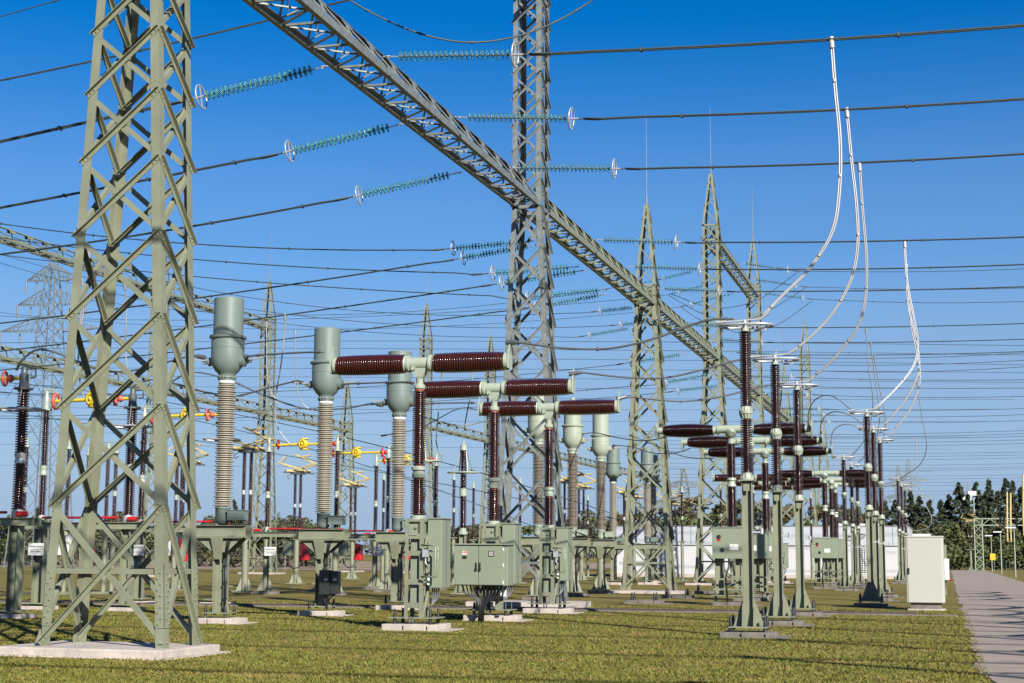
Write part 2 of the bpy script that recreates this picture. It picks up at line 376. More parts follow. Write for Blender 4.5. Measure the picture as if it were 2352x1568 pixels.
def girder(label, x, y0, y1, z, mt, name='lattice_girder', p=1.6, x1=None, w0=.92):
    t = thing(name, label, 'lattice girder', (x, y0, z), 0, 'gantry girders'); L = y1 - y0; dx = (x1 - x) if x1 is not None else 0.
    wd, h = .92, .92; n = max(2, round(L / p)); P = lambda k, a, c: V((a * (w0 + (.92 - w0) * k / n) / .92 + dx * k / n, L * k / n, c))
    ch = MB()
    for s_ in (-1, 1):
        ch.prism(P(0, s_ * wd / 2, 0), P(n, s_ * wd / 2, 0), (s_ * -1, 0, 0), (0, 0, 1), [(0, 0), (.13, 0), (.13, .012), (.012, .012), (.012, .188), (.13, .188), (.13, .2), (0, .2)])
    ch.angle(P(0, 0, h), P(n, 0, h), (.7071, 0, -.7071), (-.7071, 0, -.7071), .12, .014); ch.build('chord', mt, t)
    bo = MB(); sd = MB(); gs = MB()
    for k in range(n):
        bo.bar(P(k, -wd / 2 + .08, .03), P(k, wd / 2 - .08, .03), .07, .05)
        bo.bar(P(k, -wd / 2 + .08, .03), P(k + .5, wd / 2 - .08, .03), .05, .035); bo.bar(P(k + .5, wd / 2 - .08, .05), P(k + 1, -wd / 2 + .08, .05), .05, .035)
        for s_ in (-1, 1):
            sd.bar(P(k + .5, s_ * .03, h - .1), P(k, s_ * (wd / 2 - .03), .2), .05, .03); sd.bar(P(k + .5, s_ * .03, h - .1), P(k + 1, s_ * (wd / 2 - .03), .2), .05, .03)
        sd.bar(P(k + .5, 0, h - .1), P(k + .5, 0, .05), .025)
        for s_ in (-1, 1):
            gs.plate([P(k + .28, s_ * .02, h - .02), P(k + .72, s_ * .02, h - .02), P(k + .64, s_ * .13, h - .24), P(k + .36, s_ * .13, h - .24)], (s_ * .01, 0, 0))
    bo.build('bottom_bracing', mt, t); sd.add(gs.v, gs.f); sd.build('side_bracing', mt, t)
    return t
girder('nearest grey lattice girder slanting down from the top edge to the silver tower', XG - .16, 22.9, 49.4, ZB, GALV, x1=XG, w0=1.3)
girder('green lattice girder from the silver tower to the next spired tower', XG, 50.5, 70.7, ZB, GREEN)
girder('green lattice girder between the slim spired tower and the tall one by the building', XG, 71.8, 92.0, ZB, GREEN)
girder('far lattice girder continuing behind the brown posts on the right', XG, 93.1, 113.3, ZB, GREEN)
girder('distant lattice girder beyond the short upper girder', XG, 114.4, 134.6, ZB, GREEN)
girder('remote lattice girder vanishing behind the looping jumpers', XG, 135.7, 155.9, ZB, GREEN)
girder('short upper girder joining the two tall spired towers on the right', XG, 93.1, 113.3, ZU, GREEN)
girder('upper girder on top of the silver tower, just touching the top edge', XG, 23, 49.4, ZU, GALV)
girder('upper left girder entering at the left edge and ending at a spired tower', G2X, 80, 120.5, ZU, GREEN, p=1.9)
girder('lower left girder entering at the left edge behind the big tower', G2X, 80, 120.5, ZB, GREEN, p=1.9)
girder('lower left girder stretch between the first and second grey-headed columns', G2X, 121.5, 138.9, ZB, GREEN, p=1.7)
girder('distant girder dropping to the right behind the brown breaker columns', G3A.x, G3A.y + .5, G3B.y + 75, ZB, GREEN, p=2.6, x1=G3B.x + 2)

# ------------------------------------------------------------------ wires
def wirepts(pts, Y, ext=None, n=40, Y1=None):
    P3 = []
    for i, p in enumerate(pts):
        yy = Y if Y1 is None else Y + (Y1 - Y) * i / (len(pts) - 1)
        P3.append(atY(p[0], p[1], yy))
    xs = [p.x for p in P3]; zs = [p.z for p in P3]; ys = [p.y for p in P3]
    dg = 2 if len(pts) >= 3 else 1
    cz = np.polyfit(xs, zs, dg); cy = np.polyfit(xs, ys, 1)
    x0, x1 = xs[0], xs[-1]
    if ext is not None: x1 = x1 + (ext if x1 > x0 else -ext)
    return [V((x, float(np.polyval(cy, x)), float(np.polyval(cz, x)))) for x in np.linspace(x0, x1, n)]
def wire(label, pts, Y, r=.02, twin=0., ext=None, Y1=None, group='overhead conductors', n=40):
    P3 = wirepts(pts, Y, ext, n, Y1); o = MB()
    if twin:
        o.tube([p + V((0, -twin / 2, 0)) for p in P3], r, 6); o.tube([p + V((0, twin / 2, 0)) for p in P3], r, 6)
        for i in range(3, n, 7): o.bar(P3[i] - V((0, twin * .7, 0)), P3[i] + V((0, twin * .7, 0)), r * 2.4, r * 4)
    else:
        o.tube(P3, r, 6)
        for i in range(4, n, 9): o.cyl(P3[i] - V((.06, 0, 0)), P3[i] + V((.06, 0, 0)), r * 1.7, n=6)
    return tag(o.build('overhead_wire', CABLE), label, 'overhead wire', group)
# glass string prototype, along local +Z from the girder to the ring
LS = 3.55
def make_string():
    t = thing('insulator_string', 'x', 'insulator string', group='glass insulator strings')
    g = MB(); c = MB(); n = 22
    for k in range(n):
        z = .42 + k * .128
        g.lathe([(.03, z), (.07, z + .002), (.123, z + .020), (.129, z + .032), (.121, z + .038), (.07, z + .016), (.03, z + .014)], (0, 0, 0), (0, 0, 1), 18)
        c.lathe([(.012, z + .01), (.034, z + .014), (.040, z + .048), (.028, z + .075), (.014, z + .08), (.012, z + .12)], (0, 0, 0), (0, 0, 1), 10)
    g.build('glass_discs', GLASS, t); c.build('metal_caps', DKGR, t)
    l = MB(); l.cyl((0, 0, 0), (0, 0, .12), .02, n=8); l.ring((0, 0, .13), (1, 0, 0), .07, .012, 12, 6); l.cyl((0, 0, .2), (0, 0, .42), .016, n=8); l.build('link', ALU, t)
    rg = MB(); zr = .42 + n * .128 + .08
    rg.ring((0, 0, zr), (0, 0, 1), .29, .02, 36, 8); rg.bar((-.29, 0, zr), (.29, 0, zr), .03, .02); rg.cyl((0, 0, zr - .1), (0, 0, zr + .2), .028, n=8); rg.build('corona_ring', ALU, t)
    MB().cyl((0, 0, zr + .18), (0, 0, zr + .42), .02, n=8).cyl((0, 0, zr + .42), (0, 0, zr + .8), .04, n=10).cyl((0, 0, zr + .8), (0, 0, zr + .86), .03, n=10).build('dead_end_clamp', DKGR, t)
    return t
STR = make_string(); STR_USED = [False]; ZR = .42 + 22 * .128 + .08
def string(a, b, label, both=False):
    """from girder point a towards ring point b, scaled so that the ring sits at b"""
    a, b = V(a), V(b); d = b - a; s = d.length / ZR
    if not STR_USED[0]: t = STR; STR_USED[0] = True; t['label'] = label
    else: t = dup(STR, a, label)
    t.location = a; t.rotation_mode = 'QUATERNION'; t.rotation_quaternion = V((0, 0, 1)).rotation_difference(d.normalized()); t.scale = (max(s, .9), max(s, .9), s)
    return t
def span(nm, att, rg, pts, Y, side, r=.02, twin=0., ext=None, Y1=None, xatt=None):
    a = atX(att[0], att[1], xatt if xatt is not None else XG + (.48 if side > 0 else -.48)); b = atY(rg[0], rg[1], a.y if Y is None else Y)
    if Y is not None: a = atY(att[0], att[1], Y)
    Yv = a.y if Y is None else Y
    string(a, b, 'glass string of the ' + nm)
    d = (b - a).normalized(); e = b + d * .8
    P3 = wirepts(pts, Yv, ext, 40, Y1); P3 = [b + d * .35, e] + [p for p in P3 if (p.x - e.x) * side > .3]
    o = MB(); 
    if twin:
        o.tube([p + V((0, -twin / 2, 0)) for p in P3], r, 6); o.tube([p + V((0, twin / 2, 0)) for p in P3], r, 6)
        for i in range(3, len(P3), 5): o.bar(P3[i] - V((0, twin * .8, 0)), P3[i] + V((0, twin * .8, 0)), r * 2.6, r * 4)
    else:
        o.tube(P3, r, 6)
        for i in range(4, len(P3), 9): o.cyl(P3[i] - V((.06, 0, 0)), P3[i] + V((.06, 0, 0)), r * 1.7, n=6)
    tag(o.build('overhead_wire', CABLE), nm, 'overhead wire', 'overhead conductors'); return Yv
EX = 34
YR = {}
YR[1] = span('thick top conductor running to the right edge highest', (880, 130), (1183, 125), [(1250, 122), (1800, 97), (2352, 58)], None, 1, .021, .10, EX)
YR[2] = span('second thick conductor down at the right edge', (1045, 269), (1312, 272), [(1370, 270), (1860, 255), (2352, 227)], None, 1, .021, .10, EX)
YR[3] = span('third thick conductor down at the right edge', (1170, 385), (1411, 387), [(1460, 386), (1900, 376), (2352, 353)], None, 1, .021, .10, EX)
YR[4] = span('fourth conductor down at the right edge', (1365, 550), (1553, 556), [(1600, 556), (1980, 554), (2352, 544)], 57.5, 1, .021, .10, EX)
YR[5] = span('fifth conductor down at the right edge', (1440, 612), (1607, 617), [(1660, 618), (2000, 617), (2352, 607)], 63.2, 1, .021, .10, EX)
YR[6] = span('thicker line of the close pair sixth down at the right edge', (1510, 662), (1652, 668), [(1700, 669), (2000, 667), (2352, 658)], 69, 1, .021, .10, EX)
span('thin upper line just below the fifth conductor at right', (1700, 603), (1809, 619), [(1835, 621.5), (2050, 624), (2352, 617)], 98, 1, .02, 0, EX)
span('thin line merging with the sixth conductor at the right edge', (1725, 640), (1828, 655), [(1880, 659), (2070, 664), (2352, 661)], 103.5, 1, .02, 0, EX)
span('thin line below the close pair at the right edge', (1745, 672), (1844, 684), [(1880, 687), (2070, 694), (2352, 692)], 109, 1, .02, 0, EX)
span('wire carrying the highest of the three middle droppers', (1560, 744), (1700, 750), [(1740, 752), (2000, 751), (2352, 742.6)], 76.5, 1, .02, .08, EX)
span('wire carrying the second of the three middle droppers', (1640, 779), (1750, 785), [(1790, 786), (2000, 786), (2352, 778.6)], 82, 1, .02, .08, EX)
span('wire carrying the lowest of the three middle droppers', (1680, 808), (1783, 814), [(1815, 814), (2007, 815), (2352, 807)], 88, 1, .02, .08, EX)
THIN = [((1815, 821), (2060, 822), (2352, 810), 97), ((1815, 836), (2060, 838), (2352, 827), 100), ((1815, 849), (2060, 854), (2352, 842), 104),
        ((1818, 866), (2060, 872), (2352, 872), 97.5), ((1840, 887), (2060, 891), (2352, 891), 103), ((1854, 906), (2060, 912), (2352, 910), 108.5),
        ((1881, 939), (2060, 942), (2352, 938), 118), ((1892, 953), (2080, 957), (2352, 952), 124), ((1903, 968), (2080, 970.5), (2352, 966), 130)]
for y0, y1 in ((996.6, 988.5), (1003, 995.6), (1007, 1002), (1016, 1010), (1024, 1018), (1041, 1038), (1048, 1044.5), (1056, 1051), (1068, 1064.6), (1076, 1071.5), (1080.6, 1076), (1093, 1090), (1100, 1097), (1109, 1105), (1115, 1112), (1128, 1126), (1136, 1134)):
    THIN.append(((1480, y0 - 6), (1990, y0 + .5), (2352, y1), 138 + (y0 - 996) * .9))
ORD = 'first second third fourth fifth sixth seventh eighth ninth tenth eleventh twelfth thirteenth fourteenth fifteenth sixteenth seventeenth eighteenth nineteenth twentieth twenty-first twenty-second twenty-third twenty-fourth twenty-fifth twenty-sixth twenty-seventh twenty-eighth twenty-ninth thirtieth'.split()
for i, (a, b, c, Y) in enumerate(THIN):
    if i in (3, 4, 5, 6, 7, 8):
        s = 3600 / Y; at = (a[0] - 3.3 * s, a[1] - 2.0)
        span('%s of the thin low wires counted downward at right' % ORD[i], at, a, [(a[0] + 22, a[1] + 1), b, c], Y, 1, .02, 0, EX)
    else: wire('%s of the thin low wires counted downward at right' % ORD[i], [a, b, c], Y, .02, 0, EX)
# left-hand spans
span('highest thick conductor dropping left behind the big tower', (753, 151), (462, 222), [(440, 228), (215, 277), (0, 325)], None, -1, .021, .1, 12)
span('second thick conductor dropping left behind the big tower', (926, 284), (665, 347), [(620, 357), (442, 392), (0, 477)], None, -1, .021, .1, 12)
span('third thick conductor dropping left behind the big tower', (1060, 395), (825, 448), [(780, 457), (443, 519), (0, 584)], None, -1, .021, .1, 12)
wire('dark wire crossing behind the girder near the top left', [(1130, -90), (800, 2), (620, 45), (445, 86), (0, 185)], 52, .02, .1, 12)
wire('short wire cutting across the top left corner', [(420, -75), (225, -25), (0, 38)], 48, .02, 0, 8)
o = MB(); P3 = []
for t_ in np.linspace(0, 1, 30):
    px = 780 + 580 * t_; py = 97 - 105 * ((t_ - .52) / .5) ** 2 if t_ > .52 else 97 - 112 * ((.52 - t_) / .52) ** 1.8
    P3.append(atY(px, py, 44 + 4 * t_))
o.tube(P3, .03, 8); 
for i in range(3, 30, 6): o.cyl(P3[i], P3[i] + (P3[i + 1] - P3[i]).normalized() * .12, .045, n=8)
tag(o.build('jumper_loop', CABLE), 'dark jumper loop hanging from the top edge across the silver tower', 'jumper cable')
span('level wire reaching the left edge just above the left girder', (1225, 553), (1041, 570), [(1000, 573), (445, 560), (0, 513)], 53.5, -1, .02, .06, 14)
span('sloping conductor ending above the first grey-headed column', (1232, 562), (1064, 592), [(1030, 597), (756, 639), (445, 686), (0, 742)], 52.7, -1, .021, .08, 12)
span('second level wire below the left girder top', (1330, 612), (1132, 627), [(1095, 628), (756, 614), (445, 597), (0, 545)], 60, -1, .02, .06, 14)
span('sloping conductor with a clamp left of the second grey-headed column', (1345, 620), (1152, 650), [(1125, 655), (756, 707), (470, 750), (0, 806)], 58.5, -1, .021, .08, 12)
span('third level wire meeting the silver tower from the left', (1395, 664), (1212, 683), [(1180, 680), (756, 662), (445, 632), (0, 585)], 65.5, -1, .02, .06, 14)
span('sloping wire passing right behind the second grey-headed column top', (1395, 675), (1232, 704), [(1200, 708), (868, 752), (445, 803), (0, 850)], 64.5, -1, .021, .08, 12)
span('fourth level wire ending left of the slim spired tower', (1462, 705), (1379, 714), [(1350, 715), (1134, 726), (756, 706), (445, 660)], 73, -1, .018, 0, 30)
span('fifth level wire ending left of the slim spired tower', (1530, 735), (1426, 745), [(1400, 747), (1134, 755), (756, 730), (445, 690)], 79, -1, .018, 0, 30)
span('sixth level wire ending behind the slim spired tower', (1455, 752), (1355, 769), [(1330, 771), (945, 771), (756, 752), (445, 712)], 84, -1, .018, 0, 30)
span('uppermost of three wires leaving the short upper girder leftward', (1598, 621), (1525, 639), [(1505, 643), (1400, 662), (1134, 699)], 98, -1, .018, 0, 30)
span('thin rising wire crossing the silver tower below the girder', (1648, 647), (1559, 670), [(1530, 675), (1435, 692), (1134, 709), (756, 730)], 104, -1, .018, 0, 40)
span('lower thin rising wire crossing the silver tower', (1686, 673), (1588, 698), [(1560, 703), (1456, 721), (1134, 741), (756, 756)], 110, -1, .018, 0, 40)
span('wire ending at the string just right of the slim spired tower', (1577, 812), (1449, 832), [(1425, 836), (1134, 866), (756, 893)], 77, -1, .018, 0, 30)
span('wire ending at the second string right of the slim spired tower', (1640, 858), (1531, 878), [(1505, 882), (1134, 912), (756, 935)], 83, -1, .018, 0, 30)
span('wire ending at the third string right of the slim spired tower', (1660, 884), (1558, 897), [(1530, 901), (1134, 932), (756, 952)], 88, -1, .018, 0, 30)
LOW = [(787, 783, 786, 97), (800, 800, 806, 103), (823, 822, 828, 108), (845, 846, 850, 118), (862, 866, 872, 124), (884, 890, 892, 130), (905, 912, 916, 136), (935, 940, 941, 142), (960, 966, 968, 150), (992, 998, 1002, 160), (1020, 1026, 1030, 170), (1068, 1072, 1078, 185)]
for i, (a, b, c, Y) in enumerate(LOW):
    wire('%s of the low level wires behind the grey-headed columns counted downward' % ORD[i], [(0, a), (800, b), (1640, c)], Y, .017, 0, 25)
for i, (a, b, c) in enumerate((((0, 1160), (430, 1210), (1010, 1320)), ((0, 1190), (520, 1262), (1050, 1395)), ((0, 1250), (640, 1345), (1250, 1452)))):
    f = .756
    wire('%s of the low sloping busbar wires on the left counted downward' % ORD[i], [(a[0] * .756, a[1] * .756), (b[0] * .756, b[1] * .756), (c[0] * .756, c[1] * .756)], 62 + 7 * i, .02, 0, 12)

# ------------------------------------------------------------------ insulator helpers
def sheds(z0, z1, n, rc, rs, r2=None, thick=.35, bar=None):
    """profile of n sheds between z0 and z1; r2 = radius of every second shed; bar = barrel bulge"""
    pr = [(rc, z0)]; p = (z1 - z0) / n
    for k in range(n):
        z = z0 + k * p; t = (k + .5) / n; bl = 1 + (bar * (math.sin(math.pi * min(max(t, 0), 1)) ** .6 - 1) if bar else 0)
        r = (rs if (k % 2 == 0 or r2 is None) else r2) * bl; c = rc * bl
        if bar: pr += [(c + (r - c) * (.5 - .5 * math.cos(2 * math.pi * q / 8)) ** .75, z + p * q / 8) for q in range(1, 8)]
        else: pr += [(c, z + p * .04), (r - .006, z + p * .13), (r, z + p * .20), (r, z + p * .50), (r - .005, z + p * .58), (c + (r - c) * .25, z + p * .70), (c, z + p * .86)]
    pr.append((rc, z1)); return pr
def blocks(mb, w, d, h, gap=.03):
    """footing made of pale blocks"""
    mb.box((-w * .31, 0, h / 2), (w * .36, d, h)); mb.box((w * .10, 0, h / 2 + .004), (w * .40, d * .98, h)); mb.box((w * .41, .02, h / 2 - .004), (w * .16, d * 1.02, h))
    mb.box((w * .1, d * .05, .015), (w * 1.25, d * 1.05, .03)); return mb
def studs(mb, w, d, z, h=.18):
    for a in (-1, 1):
        for b in (-1, 1):
            mb.cyl((a * w, b * d, z), (a * w, b * d, z + h * .55), .045, .038, 8); mb.cyl((a * w, b * d, z + h * .55), (a * w, b * d, z + h), .036, .022, 8)
    return mb
def bolts(t, w, d, z, h=.18):
    for a in (-1, 1):
        for b in (-1, 1):
            m_ = MB(); m_.cyl((a * w, b * d, z), (a * w, b * d, z + h * .55), .045, .038, 8); m_.cyl((a * w, b * d, z + h * .55), (a * w, b * d, z + h), .036, .022, 8); m_.build('anchor_bolt', BLACK, t)
def bevel(o, w=.015, s=2):
    b = o.modifiers.new('bevel', 'BEVEL'); b.width = w; b.segments = s; b.limit_method = 'ANGLE'; return o

# ------------------------------------------------------------------ grey-headed current transformers
def make_ct(label, head, loc, style=0, group='grey-headed columns'):
    t = thing('current_transformer', label, 'current transformer', loc, 0, group)
    bevel(blocks(MB(), 1.05, .95, .14).build('footing', CONC if style == 0 else CONCD, t))
    col = MB()
    if style == 0:
        col.hbeam((0, 0, .27), (0, 0, 1.9), (0, 1, 0), (1, 0, 0), .26, .30, .02)
        col.box((0, 0, .26), (.62, .6, .025))
        for s_ in (-1, 1): col.plate([(s_ * .15, -.01, .27), (s_ * .27, -.01, .27), (s_ * .15, -.01, .62)], (0, .02, 0))
    else:
        col.cyl((0, 0, .2), (0, 0, 1.9), .17, n=20); col.box((0, 0, .19), (.8, .8, .03))
        for a in range(4):
            c, s_ = math.cos(a * math.pi / 2 + .5), math.sin(a * math.pi / 2 + .5)
            col.plate([(c * .16, s_ * .16, .2), (c * .42, s_ * .42, .2), (c * .16, s_ * .16, .85)], (-s_ * .02, c * .02, 0))
    col.build('support_column', GREEN, t)
    br = MB()
    for s_ in (-1, 1):
        br.plate([(-.62, s_ * .17, 2.08), (.62, s_ * .17, 2.08), (.22, s_ * .17, 1.72), (-.16, s_ * .17, 1.72)], (0, s_ * .012, 0))
        br.prism((-.66, s_ * .16, 2.09), (.70, s_ * .16, 2.09), (0, s_, 0), (0, 0, 1), [(0, 0), (.09, 0), (.09, .012), (.012, .012), (.012, .27), (.09, .27), (.09, .285), (0, .285)])
    br.box((-.02, 0, 2.07), (1.34, .56, .02)); br.plate([(-.1, -.19, 1.55), (.1, -.19, 1.55), (.16, -.3, 2.06), (-.16, -.3, 2.06)], (0, .02, 0))
    br.build('bracket', GREEN, t)
    MB().lathe([(0, 2.385), (.1, 2.385), (.17, 2.44), (.185, 2.52), (.185, 2.78), (.2, 2.79), (.2, 2.82), (0, 2.82)], (0, 0, 0), (0, 0, 1), 24).build('base_tank', head, t)
    jb = MB(); jb.box((.42, -.05, 2.61), (.40, .36, .23)); jb.box((.22, 0, 2.6), (.12, .2, .16)); jb.box((.44, -.234, 2.61), (.16, .012, .15)); jb.box((.42, -.05, 2.735), (.44, .40, .02)); jo = bevel(jb.build('terminal_box', head, t), .01)
    cb = MB()
    for k in range(5):
        cb.tube([(.30 + .06 * k, -.1, 2.5), (.30 + .05 * k, -.12, 2.3), (.22 + .02 * k, -.2, 1.95), (.17 + .012 * k, -.18, 1.6)], .014, 6)
    cb.tube([(.205, -.16, 1.7), (.205, -.16, .25)], .03, 8)
    for z in (.6, 1.0, 1.4): cb.box((.205, -.165, z), (.09, .075, .025))
    cb.build('cables', BLACK, t)
    bolts(t, .26, .25, .2, .26)
    MB().lathe(sheds(2.84, 5.86, 56, .15, .235, .205), (0, 0, 0), (0, 0, 1), 28).build('ribbed_insulator', SILIC if style == 0 else SILIC2, t)
    MB().lathe([(.17, 5.855), (.20, 5.86), (.20, 5.93), (0, 5.93)], (0, 0, 0), (0, 0, 1), 28).build('white_collar', WHITE if style == 0 else PALEG, t)
    hd = MB().lathe([(0, 5.931), (.2, 5.931), (.2, 6.0), (.235, 6.0), (.235, 6.03), (.2, 6.03), (.2, 6.07), (.235, 6.12), (.30, 6.18), (.37, 6.30), (.405, 6.45), (.41, 6.62), (.41, 6.735), (.416, 6.74), (.416, 6.75), (.41, 6.755), (.41, 6.97), (.455, 6.99), (.46, 7.0), (.46, 7.045), (.455, 7.05), (.37, 7.06), (.37, 7.985)] + ([(.355, 8.0), (0, 8.005)] if style < 2 else [(.36, 7.99), (.3, 8.06), (.12, 8.12), (.1, 8.13), (.1, 8.2), (0, 8.2)]), (0, 0, 0), (0, 0, 1), 40)
    for k in range(16):
        a = k * math.pi / 8; hd.cyl((.215 * math.cos(a), .215 * math.sin(a), 5.96), (.215 * math.cos(a), .215 * math.sin(a), 6.06), .014, n=6)
    for k in range(24):
        a = k * math.pi / 12; hd.cyl((.43 * math.cos(a), .43 * math.sin(a), 7.04), (.43 * math.cos(a), .43 * math.sin(a), 7.075), .014, n=6)
    hd.cyl((.12, 0, 8.0), (.12, 0, 8.09), .02, n=8)
    sharp(hd.build('head', head, t), 35)
    for s_ in (-1, 1):
        tm = MB(); tm.cyl((s_ * .33, 0, 6.42), (s_ * .47, 0, 6.42), .15 if s_ > 0 else .1, n=24); tm.cyl((s_ * .47, 0, 6.42), (s_ * .5, 0, 6.42), .11, n=20); tm.box((s_ * .56, 0, 6.42), (.2, .05, .11)); tm.build('terminal', head, t)
        MB().bar((s_ * .56, -.03, 6.45), (s_ * .95, -.03, 6.49), .05, .035).build('connector', ALU, t)
    return t
cts = [G(503, 1432), G(730, 1416), G(902, 1403)]
CTX = -17.0; CT = [V((-17.15, 35.4, 0)), V((-16.75, 40.9, 0)), V((-16.45, 46.2, 0))]
c1 = make_ct('nearest grey-headed ribbed column with a big blunt cap, left of the others', BLUEG, CT[0])
c2 = dup(c1, CT[1], 'middle grey-headed ribbed column with a dark box on its stand')
c3 = dup(c1, CT[2], 'grey-headed ribbed column partly hidden by the first T-shaped breaker')
bx = MB(); bx.box((.25, -.34, .92), (.30, .26, .66)); bx.box((.52, -.3, .92), (.22, .24, .62)); bo = bevel(bx.build('meter_box', BOXBK, c2), .01)
for xx, yy in ((.3, -.474), (.55, -.424)): MB().box((xx, yy, 1.0), (.1, .006, .06)).build('sticker', WHITE, bo)
tb = MB()
for k in range(5): tb.tube([(.2 + k * .08, -.3, .6), (.2 + k * .05, -.32, .5), (.22 + .015 * k, -.3, .36), (.24 + .015 * k, -.28, .2)], .016, 6)
tb.build('cable_bundle', BLACK, c2)
l1 = make_ct('pale-headed ribbed column hidden behind the silver tower', PALEG, (-15.0, 58.0, 0), 1, 'pale-headed columns')
l2 = make_ct('pale-headed ribbed column with a domed top right of the silver tower', PALEG, (-14.95, 63.5, 0), 2, 'pale-headed columns')
dup(l1, (-14.95, 69.0, 0), 'flat-topped pale-headed ribbed column right of the domed one')
q = G(1408, 1025, 8); dup(c1, (q.x, q.y, 0), 'distant grey-headed column close behind the flat-topped pale one')
q = G(1500, 1045, 8); dup(c1, (q.x, q.y, 0), 'distant grey-headed column seen through the slim spired tower')
q = G(1452, 1020, 8); dup(c1, (q.x + .3, q.y + 3, 0), 'distant grey-headed column at the left leg of the slim spired tower')

# ------------------------------------------------------------------ T-shaped breakers
def make_breaker(label, loc, porc=BROWN):
    t = thing('circuit_breaker', label, 'circuit breaker', loc, 0, 'T-shaped breakers')
    bevel(blocks(MB(), 1.3, 1.1, .15).build('footing', CONC, t))
    fr = MB(); hw, hd = .215, .24
    for a in (-1, 1):
        for b in (-1, 1): fr.angle((a * hw, b * hd, .29), (a * hw, b * hd, 2.5), (-a, 0, 0), (0, -b, 0), .085, .012)
    for z, hh in ((2.1, .12), (1.72, .11), (1.08, .12), (.56, .12), (2.45, .05)):
        for b in (-1, 1): fr.box((0, b * (hd - .012), z), (hw * 2 - .17, .012, hh))
        for a in (-1, 1): fr.box((a * (hw - .012), 0, z), (.012, hd * 2 - .17, hh))
    for a in (-1, 1):
        for z0, z1 in ((.3, .95), (.95, 1.6), (1.6, 2.4)): fr.bar((a * hw, -hd + .05, z0), (a * hw, hd - .05, z1), .05, .012); 
    fr.box((0, 0, .285), (1.12, .72, .025)); fr.build('stand_frame', GREEN, t)
    bolts(t, .42, .28, .16, .32)
    mech = MB(); mech.box((0, 0, 2.27), (.33, .34, .3)); mech.box((-.04, -.2, 2.22), (.2, .1, .22)); mech.cyl((.06, -.25, 2.3), (.06, -.29, 2.3), .035, n=10); mech.box((0, .02, 1.35), (.24, .3, 1.5)); bevel(mech.build('drive_mechanism', GREEN2, t), .012)
    cabn = MB(); cabn.box((.40, .36, 1.72), (.34, .66, 1.55)); cabn.box((.40, .36, 2.505), (.40, .72, .03)); co = bevel(cabn.build('drive_cabinet', GREEN2, t), .012)
    MB().box((.575, .36, 1.72), (.012, .012, 1.5)).build('door_seam', DKGR, co)
    rl = MB()
    for dz, yy in ((0, -.28), (.0, -.46)):
        rl.tube([(.22, yy + .1, 1.9), (.52, yy, 1.9), (.58, yy, 1.86), (.58, yy, 1.24), (.54, yy, 1.2), (.22, yy + .1, 1.2)], .02, 8)
    rl.bar((.58, -.28, 1.55), (.58, -.46, 1.55), .025); rl.bar((.58, -.28, 1.78), (.58, -.46, 1.78), .025); rl.build('handrail', GREEN2, t)
    sw = MB(); sw.box((.30, -.3, 1.72), (.13, .1, .17)); sw.cyl((.36, -.3, 1.77), (.52, -.3, 1.77), .02, n=8); sw.tube([(.3, -.31, 1.63), (.31, -.33, 1.5), (.38, -.33, 1.42)], .018, 6); sw.build('switch_box', ALU, t)
    MB().box((.37, -.29, 1.1), (.05, .01, .16)).build('tag', WHITE, t)
    hs_ = MB()
    for k in range(4): hs_.tube([(.3 + .05 * k, .2, .95), (.34 + .05 * k, .15, .75), (.32, .1, .55), (.2, .0, .5)], .016, 6)
    hs_.tube([(-.03, -.42, .12), (-.03, -.4, .3)], .022, 6); hs_.tube([(.05, -.42, .12), (.05, -.4, .3)], .022, 6); hs_.build('cables', DKGR, t)
    cp = MB().lathe([(0, 2.44), (.2, 2.44), (.2, 2.48), (.17, 2.5), (.17, 2.57), (0, 2.57)], (0, 0, 0), (0, 0, 1), 24); sharp(cp.build('base_flange', PALEG, t))
    ins = MB().lathe(sheds(2.6, 3.4, 17, .105, .172), (0, 0, 0), (0, 0, 1), 28); ins.lathe(sheds(3.72, 5.42, 36, .092, .155), (0, 0, 0), (0, 0, 1), 28); ins.build('column_insulator', porc, t)
    rc = MB(); [rc.cyl((0, 0, a), (0, 0, b), .108, n=24) for a, b in ((2.565, 2.605), (3.395, 3.43), (3.69, 3.73), (5.415, 5.47))]; rc.build('cement_joint', REDCL, t)
    cq = MB().lathe([(0, 3.425), (.145, 3.425), (.15, 3.44), (.15, 3.52), (.125, 3.54), (.125, 3.58), (.165, 3.6), (.165, 3.66), (.13, 3.69), (0, 3.7)], (0, 0, 0), (0, 0, 1), 16); sharp(cq.build('coupling', PALEG, t))
    hd = MB().lathe([(0, 5.465), (.13, 5.465), (.135, 5.48), (.135, 5.54), (.11, 5.56), (.085, 5.58), (.085, 5.72), (.10, 5.75)], (0, 0, 0), (0, 0, 1), 24)
    zc = 6.05
    hd.cyl((-.26, 0, zc), (.26, 0, zc), .148, n=28)
    hd.plate([(-.22, -.10, zc - .04), (.22, -.10, zc - .04), (.085, -.085, 5.72), (-.085, -.085, 5.72)], (0, .2, 0))
    for s_ in (-1, 1): hd.lathe([(0, 0), (.148, 0), (.2, .02), (.2, .07), (.17, .09), (.19, .11), (.2, .13), (0, .13)], (s_ * .22, 0, zc), (s_, 0, 0), 28)
    hd.cyl((-.12, -.1, 5.93), (-.12, -.17, 5.93), .05, n=12); sharp(hd.build('t_housing', PALEG, t))
